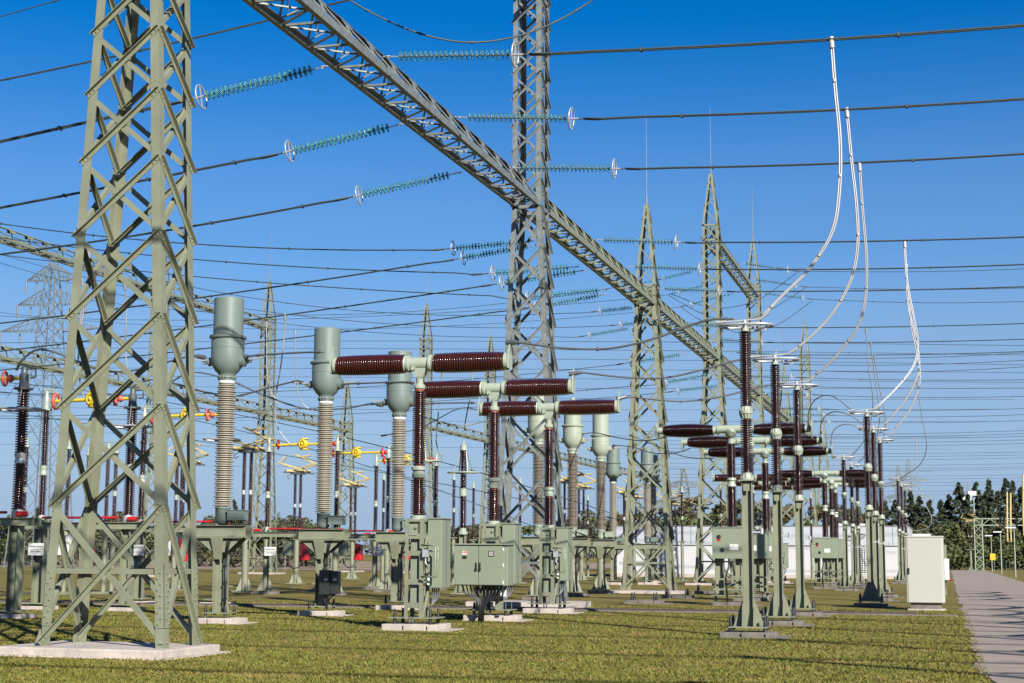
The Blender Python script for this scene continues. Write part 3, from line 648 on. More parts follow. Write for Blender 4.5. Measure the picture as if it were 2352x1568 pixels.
    for s_ in (-1, 1):
        a = MB().lathe(sheds(0, 1.66, 29, .165, .24, bar=.09), (s_ * .36, 0, zc), (s_, 0, 0), 32); a.build('interrupter_insulator', porc, t)
        e = MB().lathe([(0, 0), (.17, 0), (.2, .02), (.2, .08), (.14, .1), (.14, .11), (0, .11)], (s_ * 2.02, 0, zc), (s_, 0, 0), 28)
        e.plate([(s_ * 2.13, -.02, zc - .2), (s_ * 2.13, .16, zc - .17), (s_ * 2.13, .16, zc + .12), (s_ * 2.13, .05, zc + .3), (s_ * 2.13, -.05, zc + .3), (s_ * 2.13, -.16, zc + .1), (s_ * 2.13, -.16, zc - .17)], (s_ * .035, 0, 0))
        e.bar((s_ * 2.15, 0, zc + .15), (s_ * 2.15, 0, zc + .46), .07, .03); sharp(e.build('end_terminal', PALEG, t))
    return t
BR = [V((-11.62, 34.0, 0)), V((-11.45, 39.6, 0)), V((-11.4, 45.3, 0))]
b1 = make_breaker('nearest T-shaped breaker with brown ribbed arms, front of three', BR[0])
dup(b1, BR[1], 'middle T-shaped brown breaker behind the wide green control cabinet')
dup(b1, BR[2], 'third T-shaped brown breaker, right in front of the silver tower')
q = G(1725, 1097, 6.05)
for i, nm in enumerate(('left', 'middle', 'right')):
    dup(b1, (q.x + .1 * i, q.y + 6.0 * i, 0), ('small distant T-shaped breaker behind the nearest barrel-armed breaker', 'small distant T-shaped breaker behind the middle barrel-armed breaker', 'smallest distant T-shaped breaker behind the far barrel-armed breaker')[i])

# control cabinet in front of the middle breaker
cc = thing('control_cabinet', 'wide green two-door control cabinet on dark legs before the middle breaker', 'control cabinet', (BR[1].x + .02, BR[1].y - .92, 0))
m_ = MB(); m_.box((0, 0, 1.43), (1.42, .55, 1.02)); body = bevel(m_.build('body', GREEN2, cc), .012)
bevel(MB().box((0, -.02, 1.955), (1.50, .64, .035)).build('roof', GREEN2, cc), .008)
for s_ in (-1, 1):
    d = bevel(MB().box((s_ * .325 - .06, -.287, 1.43), (.63, .022, .98)).build('door', GREEN2, cc), .006)
    hn = MB(); hn.box((s_ * .05 - .06, -.315, 1.40), (.035, .035, .20)); hn.box((s_ * .05 - .06, -.325, 1.33), (.05, .04, .08)); bevel(hn.build('handle', BLACK, d), .008)
for z in (1.83, 1.43, 1.0): MB().box((.60, -.302, z), (.03, .02, .09)).build('hinge', WHITE, cc)
MB().box((-.42, -.3005, 1.74), (.135, .003, .09)).build('label_plate', WHITE, cc)
LETR = mat('red_lettering', (.55, .01, .03), .5, var=.02)
text('lettering', 'ABB', .075, LETR, cc, (-.42, -.3035, 1.75), (R(90), 0, 0), 1.1)
MB().box((-.42, -.305, 1.63), (.11, .02, .07)).build('vent', BLACK, cc)
MB().box((.28, -.302, 1.72), (.14, .012, .14)).build('number_frame', BOXBK, cc)
MB().box((.28, -.3095, 1.72), (.10, .003, .10)).build('number_plate', BEIGE, cc)
text('number', '13', .085, BOXBK, cc, (.28, -.312, 1.72), (R(90), 0, 0), .85)
lg = MB()
for xx in (-.22, .42):
    lg.box((xx, .18, .6), (.09, .07, .66)); 
lg.box((.1, .18, .78), (.8, .06, .12)); lg.build('stand', GREEN, cc)
wr = MB()
for k in range(12):
    x0 = -.55 + k * .105; wr.tube([(x0, -.1 + .03 * (k % 3), .93), (x0 * .85 + .02, -.12, .72 - .02 * (k % 4)), (x0 * .3 + .02, -.12, .55), (-.08 + .012 * k, -.1, .4), (-.1 + .012 * k, -.12, .02)], .018, 6)
wr.build('cable_bundle', BLACK, cc)
MB().box((.52, .02, .78), (.13, .1, .26)).build('meter_box', WHITE, cc)

# ------------------------------------------------------------------ post insulators with rings
def make_post(label, loc):
    t = thing('post_insulator', label, 'post insulator', loc, 0, 'brown post insulators')
    bevel(blocks(MB(), 1.15, .95, .12).build('footing', CONCD, t))
    c = MB(); c.hbeam((0, 0, .235), (0, 0, 3.28), (0, 1, 0), (1, 0, 0), .21, .22, .016); c.box((0, 0, .22), (.80, .55, .028))
    for s_ in (-1, 1): c.plate([(s_ * .11, -.012, .235), (s_ * .33, -.012, .235), (s_ * .11, -.012, .82)], (0, .024, 0)); c.plate([(s_ * .11, -.1, .235), (s_ * .11, -.22, .235), (s_ * .11, -.1, .7)], (s_ * .015, 0, 0))
    c.box((0, 0, 3.29), (.36, .34, .025)); c.box((0, -.12, 3.14), (.13, .03, .15)); c.build('support_column', GREEN, t)
    bolts(t, .36, .22, .15, .3)
    def cap(z, h, up, cp):
        cp.lathe([(0, 0), (.15, 0), (.15, .03), (.125, .04), (.10, h), (0, h)], (0, 0, z), (0, 0, 1 if up else -1), 24)
        for k in range(12): a = k * math.pi / 6; cp.bar((.14 * math.cos(a), .14 * math.sin(a), z + (.03 if up else -.03)), (.10 * math.cos(a), .10 * math.sin(a), z + (h if up else -h)), .022)
        return cp
    sharp(cap(3.305, .15, True, MB()).build('base_flange', PALEG, t)); sharp(cap(4.75, .12, True, cap(4.752, .14, False, MB())).build('coupling', PALEG, t))
    MB().cyl((0, 0, 6.5), (0, 0, 6.58), .085, n=20).build('top_cap', PALEG, t)
    i = MB().lathe(sheds(3.46, 4.6, 23, .062, .128), (0, 0, 0), (0, 0, 1), 24); i.lathe(sheds(4.88, 6.5, 33, .06, .122), (0, 0, 0), (0, 0, 1), 24); i.build('ribbed_insulator', BROWNP, t)
    g = MB()
    def loop(cx, a, b, z):
        pts = []
        for k in range(28): th = 2 * math.pi * k / 28; pts.append((cx + a * math.copysign(abs(math.cos(th)) ** .8, math.cos(th)), b * math.copysign(abs(math.sin(th)) ** .8, math.sin(th)), z))
        g.tube(pts, .027, 10, True)
    loop(.03, .57, .33, 6.62); g.bar((-.5, 0, 6.64), (.55, 0, 6.64), .045, .02); g.bar((0, -.34, 6.62), (0, .34, 6.62), .05, .03); g.tube([(.22, -.1, 6.6), (.24, -.1, 6.5), (.46, -.1, 6.5), (.48, -.1, 6.6)], .025, 8)
    g.build('grading_ring', ALU, t)
    k = MB(); k.bar((-.42, 0, 6.72), (.36, 0, 6.76), .06, .03); k.cyl((.34, 0, 6.76), (.52, 0, 6.9), .035, n=8); k.cyl((-.62, 0, 6.71), (-.38, 0, 6.72), .04, n=8); k.cyl((0, 0, 6.58), (0, 0, 6.74), .05, n=10); k.build('terminal_clamp', ALU, t)
    e = MB(); e.bar((.1, -.05, 2.2), (.32, -.05, 2.2), .05, .04); e.cyl((.3, -.05, 2.16), (.3, -.05, 2.28), .04, n=10); e.build('earthing_stud', ALU, t)
    return t
PO = [V((-4.1, 33.6, 0)), V((-4.1, 39.7, 0)), V((-4.13, 46.0, 0))]
p1 = make_post('tallest brown post insulator on a flared column, nearest of all', PO[0])
dup(p1, PO[1], 'second brown post insulator just right of the tallest one')
dup(p1, PO[2], 'third brown post insulator right of the tallest one')
rows = [[(1990, 945), (2005, 983), (2020, 1008)], [(1937, 1048), (1955, 1065), (1968, 1080)], [(2062, 1098), (2070, 1112), (2078, 1122)]]
rown = ('row left of the beige cabinet', 'far row in front of the white wall', 'row just left of the white wall end')
POSTS2 = []
for rw, nm in zip(rows, rown):
    for pq, nn in zip(rw, ('left and tallest', 'middle', 'right and shortest')):
        q = G(pq[0], pq[1], 6.67); POSTS2.append(q); dup(p1, (q.x, q.y, 0), '%s brown post insulator of the %s' % (nn, nm))

# ------------------------------------------------------------------ barrel-armed breakers behind the posts
def make_barrel(label, loc):
    t = thing('barrel_breaker', label, 'circuit breaker', loc, 0, 'barrel-armed breakers')
    blocks(MB(), 1.3, 1.1, .12).build('footing', CONCD, t)
    st = MB()
    for xx in (-.45, .45): st.hbeam((xx, 0, .35), (xx, 0, 1.6), (0, 1, 0), (1, 0, 0), .3, .3, .02)
    st.box((0, 0, .34), (1.5, .6, .03)); st.box((0, -.3, .55), (1.3, .02, .06)); st.box((0, -.3, .9), (1.3, .02, .06)); st.bar((-.45, -.3, .5), (.4, -.3, .95), .05, .02)
    for a in (-.6, .6): st.cyl((a, 0, .1), (a, 0, .34), .05, n=8)
    st.build('stand_frame', GREEN, t)
    cb = MB(); cb.box((0, 0, 2.13), (1.3, .72, 1.06)); cb.box((0, 0, 2.675), (1.36, .78, .03)); bevel(cb.build('drive_cabinet', GREEN2, t), .012)
    MB().box((.1, -.366, 2.0), (.3, .01, .2)).build('label_plate', WHITE, t)
    for z in (2.35, 1.9): MB().cyl((-.42 + (.12 if z < 2 else 0), -.36, z), (-.42 + (.12 if z < 2 else 0), -.38, z), .075, n=20).build('gauge', BLACK, t)
    MB().box((-.42, -.366, 2.24), (.12, .012, .06)).build('red_mark', RED, t)
    cbl = MB(); cbl.tube([(-.1, -.2, 1.62), (-.1, -.3, 1.3), (-.2, -.32, 1.0), (-.15, -.3, .1)], .03, 8); cbl.build('cables', BLACK, t)
    i = MB().lathe(sheds(2.72, 4.1, 34, .12, .17), (0, 0, 0), (0, 0, 1), 24); i.lathe(sheds(4.4, 5.6, 30, .11, .155), (0, 0, 0), (0, 0, 1), 24); i.build('column_insulator', BROWNP, t)
    cp = MB().lathe([(0, 4.1), (.16, 4.1), (.16, 4.16), (.13, 4.2), (.13, 4.28), (.17, 4.32), (.16, 4.4), (0, 4.4)], (0, 0, 0), (0, 0, 1), 16); sharp(cp.build('coupling', PALEG, t))
    zc = 6.08
    h = MB().lathe([(0, 5.6), (.12, 5.6), (.12, 5.68), (.08, 5.7), (.08, 5.85)], (0, 0, 0), (0, 0, 1), 20)
    h.lathe([(.001, -.2)] + [(.2 * math.cos(a), .2 * math.sin(a)) for a in np.linspace(-1.4, 1.4, 9)] + [(.001, .2)], (0, -.02, 5.98), (0, 0, 1), 24)
    h.cyl((-.5, 0, zc + .03), (.75, 0, zc + .03), .14, n=20)
    for s_, x0 in ((-1, .42), (1, .62)): h.lathe([(0, 0), (.17, 0), (.17, .05), (.13, .07), (.13, .15), (.16, .17), (.16, .2), (0, .2)], (s_ * x0, 0, zc), (s_, 0, 0), 24)
    sharp(h.build('head_housing', PALEG, t))
    for s_, x0 in ((-1, .62), (1, .82)):
        MB().lathe(sheds(0, 1.75, 46, .17, .25, bar=.3), (s_ * x0, 0, zc), (s_, 0, 0), 30).build('barrel_insulator', BROWNP, t)
        e = MB().lathe([(0, 0), (.12, 0), (.12, .16), (.1, .18), (.1, .22), (.33, .22), (.34, .235), (.33, .25), (0, .25)], (s_ * (x0 + 1.75), 0, zc), (s_, 0, 0), 28); sharp(e.build('end_disc', PALEG, t))
    return t
BBX = -7.3
bb = [(-7.25, 55.0), (-7.3, 60.8), (-7.4, 67.0)]
bb1 = make_barrel('nearest breaker with swollen dark brown barrel arms, behind the tallest post', (bb[0][0], bb[0][1], 0))
dup(bb1, (bb[1][0], bb[1][1], 0), 'middle breaker with swollen dark brown barrel arms')
dup(bb1, (bb[2][0], bb[2][1], 0), 'farther breaker with swollen dark brown barrel arms, lowest of three')
for i, pq in enumerate(((1893, 1089), (1909, 1104), (1918, 1114))):
    q = G(pq[0], pq[1], 6.05); dup(bb1, (q.x, q.y, 0), ('left', 'middle', 'right')[i] + ' small far barrel-armed breaker in front of the white wall')

# ------------------------------------------------------------------ knee disconnectors on the left
def hub(mb, c, ax=(0, -1, 0)):
    mb.lathe([(0, -.15), (.14, -.13), (.16, 0), (.14, .13), (0, .15)], c, (0, 0, 1), 20)
def disconnector(label, loc, L=2.9, ring_post=True, far=False, group='knee disconnectors', jaw_x=None, sign=True):
    """thin post at x=0, second post at x=L"""
    t = thing('knee_disconnector', label, 'disconnector', loc, 0, group)
    dr = .055
    for xx in (0, L): bevel(MB().box((xx, 0, .05), (.95, .8, .12)).build('footing', CONC if ring_post else CONCD, t))
    for xx in (0, L):
        s = MB()
        if ring_post: s.hbeam((xx, 0, .2), (xx, 0, 2.38), (0, 1, 0), (1, 0, 0), .28, .28, .02); s.box((xx, 0, .19), (.7, .6, .03))
        else:
            s.cyl((xx, 0, .15), (xx, 0, 2.38), .125, n=18); s.box((xx, 0, .14), (.75, .7, .03))
            for a in range(4):
                c, sn = math.cos(a * math.pi / 2 + .6), math.sin(a * math.pi / 2 + .6); s.plate([(xx + c * .12, sn * .12, .155), (xx + c * .36, sn * .36, .155), (xx + c * .12, sn * .12, .75)], (-sn * .018, c * .018, 0))
        s.build('support_column', GREEN, t)
    bm = MB()
    for yy in (-.16, .16): bm.prism((-.55, yy, 2.38), (L + .6, yy, 2.38), (0, 1 if yy > 0 else -1, 0), (0, 0, 1), [(0, 0), (.08, 0), (.08, .014), (.014, .014), (.014, .186), (.08, .186), (.08, .2), (0, .2)])
    bm.build('base_beam', GREEN, t)
    rd = MB(); rd.cyl((.15, -.2, 2.72), (L - .2, -.2, 2.72), .035, n=12); rd.cyl((-.5, -.2, 2.66), (-.2, -.2, 2.66), .06, n=12); rd.cyl((L + .1, -.2, 2.68), (L + .4, -.2, 2.68), .07, n=12); rd.build('operating_rod', RED, t)
    for xx, thick in ((0, False), (L, ring_post)):
        rc, rs = (.10, .165) if thick else (.06, .112); n1, n2 = (19, 25) if thick else (22, 28)
        i = MB().lathe(sheds(2.8, 4.0, n1, rc, rs), (xx, 0, 0), (0, 0, 1), 24); i.lathe(sheds(4.28, 5.95, n2, rc * .95, rs * .95), (xx, 0, 0), (0, 0, 1), 24); i.build('ribbed_insulator', BROWNP, t)
        k = MB(); k.lathe([(0, 2.58), (rs * .9, 2.58), (rs, 2.62), (rs * .8, 2.8), (0, 2.8)], (xx, 0, 0), (0, 0, 1), 20); sharp(k.build('base_fitting', ALU if thick else PALEG, t)); k = MB(); k.lathe([(0, 4.0), (rs * .9, 4.0), (rs * .95, 4.06), (rs * .8, 4.1), (rs * .8, 4.16), (rs * .95, 4.2), (rs * .9, 4.28), (0, 4.28)], (xx, 0, 0), (0, 0, 1), 18)
        sharp(k.build('fitting', ALU if thick else PALEG, t))
        c = MB(); c.lathe([(0, 5.95), (rs * 1.5, 5.95), (rs * 1.5, 6.0), (rs * .8, 6.03), (rs * .7, 6.18), (rs * .75, 6.35), (rs * .5, 6.4), (rs * .5, 6.55), (0, 6.58)], (xx, 0, 0), (0, 0, 1), 18); c.tube([(xx + .1, 0, 6.5), (xx + .34, 0, 6.5), (xx + .34, 0, 6.28), (xx + .2, 0, 6.26)], .028, 8); c.bar((xx - .2, 0, 6.6), (xx + .3, 0, 6.57), .07, .03)
        sharp(c.build('head_casting', DKGR if thick else PALEG, t))
        if thick:
            g = MB(); g.tube([(xx - .6, -.1, 5.42), (xx - .55, -.28, 5.44), (xx - .2, -.33, 5.44), (xx + .4, -.33, 5.42), (xx + .62, -.3, 5.4)], .033, 8); g.lathe([(0.001, -.05), (.045, -.02), (.045, .02), (.001, .05)], (xx + .63, -.3, 5.4), (0, 0, 1), 12)
            g.tube([(xx - .6, -.1, 5.42), (xx - .5, .3, 5.42), (xx + .5, .3, 5.42), (xx + .62, -.3, 5.4)], .033, 8); g.bar((xx + .07, -.18, 6.1), (xx + .1, -.33, 5.44), .03, .01); g.bar((xx - .1, -.18, 6.1), (xx - .5, -.3, 5.44), .02, .01); g.build('grading_ring', ALU, t)
    za = 6.26; hx = L * (.56 if ring_post else .52)
    a = MB(); a.cyl((.16, 0, za - .04), (hx, 0, za), dr, n=12); a.cyl((hx, 0, za), (L - .12, 0, za), dr * .9, n=12); a.build('contact_arm', YEL, t)
    h = MB(); h.lathe([(.001, -.17), (.10, -.16), (.155, -.09), (.165, 0), (.155, .09), (.10, .16), (.001, .17)], (hx, 0, za), (0, 0, 1), 20)
    h.lathe([(0, 0), (.2, 0), (.215, .03), (.2, .07), (.12, .09), (.11, .07), (.06, .07), (.05, .1), (0, .1)], (hx - .03, -.13, za), (-.3, -1, 0), 24)
    for s_ in (-1, 1): h.lathe([(0, 0), (.19, 0), (.19, .05), (0, .05)], (hx, 0, za + s_ * .22 - .025), (0, 0, 1), 22)
    h.build('elbow_joint', YEL, t)
    for xx, mm in ((L * .80, REDO if ring_post else RED),) if ring_post else ((.42, RED), (L * .90, RED)):
        j = MB(); j.ring((xx, 0, za), (1, .25, 0), .185, .035, 28, 8); 
        if ring_post or xx > 1: j.lathe([(0, 0), (.05, 0), (.11, .1), (.08, .17), (0, .2)], (xx + .28, 0, za), (-1, 0, 0), 14); j.bar((xx + .02, 0, za), (xx + .1, -.1, za - .2), .06, .04)
        j.build('jaw_ring', mm, t)
    if ring_post:
        j = MB(); j.ring((.32, 0, za - .04), (1, .1, 0), .2, .06, 24, 8); j.build('jaw_ring', REDO, t)
    bx = MB(); bx.plate([(L * .5 + .04, -.3, 1.42), (L * .5 + .42, -.3, 1.42), (L * .5 + .38, -.3, 1.68), (L * .5 + .10, -.3, 1.72)], (0, .38, 0)); do = bevel(bx.build('drive_box', RED, t), .02)
    bx = MB(); bx.plate([(L * .5 + .09, -.28, 1.722), (L * .5 + .385, -.28, 1.682), (L * .5 + .36, -.28, 2.1), (L * .5 + .12, -.28, 2.16)], (0, .34, 0))
    for k in range(4): bx.box((L * .5 + .25, -.29, 1.78 + .085 * k), (.24, .03, .03))
    bx.build('drive_cover', DKRED, do)
    gb = MB(); gb.box((L * .36, -.3, 1.9), (.36, .3, .58)); bevel(gb.build('control_box', GREEN2 if not ring_post else WHITE, t), .015)
    if sign:
        sg = MB().box((L * .1 if not ring_post else .05, -.30, 1.78), (.52, .012, .36)).build('name_sign', WHITE, t)
        xs = L * .1 if not ring_post else .05
        text('lettering', 'HERBERTINGEN', .07, BLACK, sg, (xs, -.308, 1.86), (R(90), 0, 0), .9); text('lettering', 'FELD GRAU', .075, BLACK, sg, (xs, -.308, 1.72), (R(90), 0, 0), .9)
        MB().box((xs, -.3075, 1.785), (.5, .002, .012)).build('divider', BLACK, sg)
    cb = MB(); cb.tube([(L * .36, -.3, 1.5), (L * .37, -.3, 1.25), (L * .43, -.3, 1.08), (L * .52, -.3, 1.12), (L * .55, -.3, 1.36)], .025, 8); cb.tube([(.18, -.18, 2.3), (.18, -.18, .2)], .02, 6); cb.build('cables', BLACK, t)
    return t
disconnector('left-edge disconnector, its yellow arm cut by the picture edge', (-26.35, 36.3, 0))
disconnector('disconnector with yellow elbow and red jaw seen through the big tower', (-26.25, 41.9, 0))
disconnector('disconnector between the big tower and the first grey-headed column', (-26.0, 47.5, 0))
disconnector('slim disconnector with red rings between the first and second grey-headed columns', (-27.6, 61.2, 0), 3.1, False)
disconnector('slim disconnector between the second and third grey-headed columns', (-27.4, 66.9, 0), 3.1, False)
disconnector('slim disconnector partly hidden by the third grey-headed column', (-27.0, 72.6, 0), 3.1, False)

# ------------------------------------------------------------------ pantographs with yellow scissor arms
def make_panto(label, loc):
    t = thing('pantograph_disconnector', label, 'disconnector', loc, 0, 'pantograph disconnectors')
    s = MB(); s.cyl((0, 0, .1), (0, 0, 2.6), .14, n=16); s.box((0, 0, .1), (.8, .8, .06)); s.box((0, 0, 2.6), (.9, .5, .08))
    for a in range(4):
        c, sn = math.cos(a * math.pi / 2 + .6), math.sin(a * math.pi / 2 + .6); s.plate([(c * .13, sn * .13, .13), (c * .36, sn * .36, .13), (c * .13, sn * .13, .7)], (-sn * .018, c * .018, 0))
    s.build('support_column', GREEN, t)
    for xx in (-.16, .16):
        i = MB().lathe(sheds(2.66, 4.2, 26, .05, .09), (xx, 0, 0), (0, 0, 1), 18); i.lathe(sheds(4.36, 5.95, 27, .05, .09), (xx, 0, 0), (0, 0, 1), 18); i.build('ribbed_insulator', BROWNP, t); MB().cyl((xx, 0, 4.18), (xx, 0, 4.38), .085, n=14).build('fitting', ALU, t)
    h = MB(); h.box((0, 0, 6.05), (.75, .4, .18)); h.bar((-.9, 0, 6.1), (.9, .1, 6.0), .07); h.tube([(-.35, -.2, 5.98), (-.55, -.2, 5.85), (-.5, -.2, 5.7), (-.35, -.2, 5.8)], .02, 6); h.build('head_frame', DKGR, t)
    a = MB()
    for yy in (-.3, .3):
        a.cyl((-.5, yy, 6.12), (1.0, yy, 6.52), .035, n=8); a.cyl((.6, yy, 6.1), (-1.05, yy, 6.58), .035, n=8); a.cyl((1.0, yy, 6.52), (-.2, yy * .5, 7.05), .03, n=8); a.cyl((-1.05, yy, 6.58), (-.75, yy * .5, 6.95), .03, n=8); a.cyl((.1, yy, 6.9), (.75, yy * .5, 7.0), .03, n=8)
    a.bar((-1.05, -.32, 6.58), (-1.05, .32, 6.58), .06); a.bar((1.0, -.32, 6.52), (1.0, .32, 6.52), .06); a.cyl((-.5, -.5, 6.14), (.5, .5, 6.14), .08, n=10); a.build('scissor_arms', YELP, t)
    return t
pts = [(570, 1040), (685, 1090), (430, 1070), (812, 1120)]
lbl = ['pantograph with folded yellow scissor arms right of the first grey-headed column', 'pantograph with folded yellow scissor arms left of the second grey-headed column', 'pantograph with yellow scissor arms beside the right leg of the big tower', 'small pantograph with yellow scissor arms right of the second grey-headed column']
pn = None
for pq, lb in zip(pts, lbl):
    q = G(pq[0], pq[1], 5.95)
    if pn is None: pn = make_panto(lb, (q.x, q.y, 0))
    else: dup(pn, (q.x, q.y, 0), lb)
for i in range(7):
    dup(pn, (-22 - 1.2 * (i % 2), 92 + 9 * i, 0), '%s of the far yellow-armed pantographs above the white roof line' % ORD[i])

# ring posts (brown columns with a hoop)
def make_ringpost(label, loc, hoop=PALEG):
    t = thing('hooped_arrester', label, 'surge arrester', loc, 0, 'hooped arresters')
    s = MB(); s.hbeam((0, 0, .2), (0, 0, 2.5), (0, 1, 0), (1, 0, 0), .24, .24, .02); s.box((0, 0, .14), (.8, .7, .06))
    for a in (-1, 1): s.plate([(a * .12, -.01, .17), (a * .36, -.01, .17), (a * .12, -.01, .8)], (0, .02, 0))
    s.build('support_column', GREEN, t)
    i = MB().lathe(sheds(2.75, 4.05, 20, .09, .15), (0, 0, 0), (0, 0, 1), 24); i.lathe(sheds(4.35, 5.9, 24, .085, .14), (0, 0, 0), (0, 0, 1), 24); i.build('ribbed_insulator', BROWNP, t)
    k = MB(); k.lathe([(0, 2.5), (.2, 2.5), (.2, 2.6), (.14, 2.64), (.14, 2.75), (0, 2.75)], (0, 0, 0), (0, 0, 1), 20); sharp(k.build('base_fitting', hoop, t)); sharp(MB().lathe([(0, 4.05), (.15, 4.05), (.15, 4.35), (0, 4.35)], (0, 0, 0), (0, 0, 1), 16).build('joint_fitting', hoop, t)); k = MB(); k.lathe([(0, 5.9), (.15, 5.9), (.14, 6.1), (.05, 6.15), (.04, 6.3), (0, 6.3)], (0, 0, 0), (0, 0, 1), 16); sharp(k.build('fitting', hoop, t))
    g = MB(); g.tube([(.66 * math.cos(2 * math.pi * k_ / 24), .4 * math.sin(2 * math.pi * k_ / 24), 5.0) for k_ in range(24)], .03, 8, True)
    for a in (-1, 1): g.bar((a * .1, 0, 5.98), (a * .3, -.36, 5.02), .035, .015); g.bar((a * .1, 0, 5.98), (a * .3, .36, 5.02), .035, .015)
    g.build('hoop', hoop, t); return t
q = G(1065, 1020, 6.15); rp = make_ringpost('brown arrester with a pale hoop left of the middle breaker column', (q.x, q.y, 0))
q = G(968, 985, 6.15); dup(rp, (q.x, q.y, 0), 'dark arrester with a hoop close behind the nearest breaker column')
q = G(1150, 1062, 6.15); dup(rp, (q.x, q.y, 0), 'far arrester with a hoop behind the left leg of the silver tower')
dup(rp, (-22.5, 52.4, 0), 'arrester with a hoop behind the first grey-headed column') if False else None

# small posts in the distance along rows
def make_smallpost(label, loc):
    t = thing('support_insulator', label, 'post insulator', loc, 0, 'small support insulators')
    MB().cyl((0, 0, 0), (0, 0, 2.6), .11, n=12).box((0, 0, .04), (.7, .7, .1)).box((0, 0, 2.62), (.4, .3, .06)).build('support_column', GREEN, t)
    i = MB().lathe(sheds(2.66, 4.1, 20, .05, .095), (0, 0, 0), (0, 0, 1), 16); i.lathe(sheds(4.3, 5.9, 22, .05, .095), (0, 0, 0), (0, 0, 1), 16); i.build('ribbed_insulator', BROWNP, t)
    MB().cyl((0, 0, 4.08), (0, 0, 4.32), .08, n=12).build('joint_fitting', PALEG, t); MB().lathe([(0, 5.9), (.14, 5.9), (.14, 5.95), (.06, 6.0), (.06, 6.25), (0, 6.26)], (0, 0, 0), (0, 0, 1), 12).bar((-.3, 0, 6.27), (.3, 0, 6.27), .06, .03).build('fitting', PALEG, t); return t
SP = [(1000, 1065), (1043, 1090), (1088, 1110), (1350, 1140), (1385, 1150), (1437, 1140), (1566, 1120), (1610, 1115), (1655, 1110), (1838, 1130), (1862, 1135), (250, 1020), (330, 1000), (1530, 1150), (62, 1010), (160, 1015), (205, 1030), (268, 1025), (408, 1040), (420, 1042), (522, 1065), (742, 1085), (882, 1090), (1195, 1100), (1470, 1148), (1500, 1152)]
SL = ['slim brown support just right of the nearest breaker column', 'slim brown support between nearest and middle breaker columns', 'slim brown support left of the middle breaker column', 'far slim support right of the third breaker column', 'far slim support by the flat-topped pale column', 'far slim support left of the slim spired tower', 'slim support between the two right-hand spired towers', 'slim support beside the tall spired tower left leg', 'slim support inside the tall spired tower', 'slim support behind the second front post', 'slim support behind the third front post', 'slim brown support seen inside the big tower left of its rear leg', 'slim brown support seen inside the big tower right half', 'far slim support at the right leg of the slim spired tower', 'slim support behind the left-edge disconnector', 'slim support between the first two disconnector posts, further back', 'second slim support between the first two disconnector posts, further back', 'third slim support seen through the left tower lattice', 'left of two close slim supports in the right side of the big tower', 'right of two close slim supports in the right side of the big tower', 'slim support just right of the first grey-headed column foot', 'slim support just right of the second grey-headed column foot', 'slim support just left of the third grey-headed column foot', 'slim support between middle and third breaker columns', 'far slim support inside the slim spired tower, left one', 'far slim support inside the slim spired tower, right one']
sp = None
for pq, lb in zip(SP, SL):
    q = G(pq[0], pq[1], 6.2)
    if sp is None: sp = make_smallpost(lb, (q.x, q.y, 0))
    else: dup(sp, (q.x, q.y, 0), lb)

# ------------------------------------------------------------------ droppers and jumpers
def cable(name, label, pts, m, r, cat, n=28, twin=0., group=None, clamp=True):
    """smooth tube through world points"""
    P = [V(p) for p in pts]; out = []
    for i in range(len(P) - 1):
        p0, p1, p2, p3 = P[max(i - 1, 0)], P[i], P[i + 1], P[min(i + 2, len(P) - 1)]
        for k in range(8):
            t = k / 8; out.append(.5 * ((2 * p1) + (p2 - p0) * t + (2 * p0 - 5 * p1 + 4 * p2 - p3) * t * t + (3 * p1 - p0 - 3 * p2 + p3) * t ** 3))
    out.append(P[-1]); o = MB()
    if twin:
        o.tube([p + V((twin / 2, 0, 0)) for p in out], r, 8); o.tube([p - V((twin / 2, 0, 0)) for p in out], r, 8)
    else: o.tube(out, r, 8)
    if clamp:
        for i in range(7, len(out) - 2, 15): d = (out[i + 1] - out[i]).normalized(); o.cyl(out[i] - d * .03, out[i] + d * .03, r * 1.25 + twin * .5, n=10)
        d = (out[1] - out[0]).normalized(); o.cyl(out[0] - d * .1, out[0] + d * .16, r * 2 + twin * .5, n=10)
    return tag(o.build(name, m), label, cat, group)
def px_cable(name, label, pts, Y0, Y1, m, r, cat, **k):
    n = len(pts); return cable(name, label, [atY(p[0], p[1], Y0 + (Y1 - Y0) * i / (n - 1)) for i, p in enumerate(pts)], m, r, cat, **k)
DG = 'white droppers'
px_cable('dropper', 'longest white dropper curving down to the tallest brown post', [(1910, 95), (1918, 200), (1929, 320), (1928, 430), (1912, 530), (1860, 615), (1800, 675), (1753, 724)], YR[1], PO[0].y, TUBE, .02, 'dropper', twin=.045, group=DG)
px_cable('dropper', 'white dropper curving down to the second brown post', [(1945, 256), (1956, 370), (1967, 470), (1970, 560), (1955, 640), (1915, 715), (1865, 770), (1816, 810)], YR[2], PO[1].y, TUBE, .02, 'dropper', twin=.045, group=DG)
px_cable('dropper', 'white dropper curving down to the third brown post', [(1974, 380), (1981, 480), (1990, 590), (1988, 680), (1972, 745), (1935, 800), (1898, 840), (1862, 868)], YR[3], PO[2].y, TUBE, .02, 'dropper', twin=.045, group=DG)
px_cable('dropper', 'white dropper from the fourth conductor to the post row left of the cabinet', [(2078, 560), (2084, 650), (2100, 735), (2108, 790), (2098, 840), (2060, 890), (2008, 940)], 57.5, POSTS2[0].y, TUBE, .02, 'dropper', twin=.045, group=DG)
px_cable('dropper', 'white dropper from the fifth conductor, middle of its three', [(2082, 612), (2086, 700), (2106, 790), (2110, 850), (2085, 910), (2032, 975)], 63.2, POSTS2[1].y, TUBE, .02, 'dropper', twin=.045, group=DG)
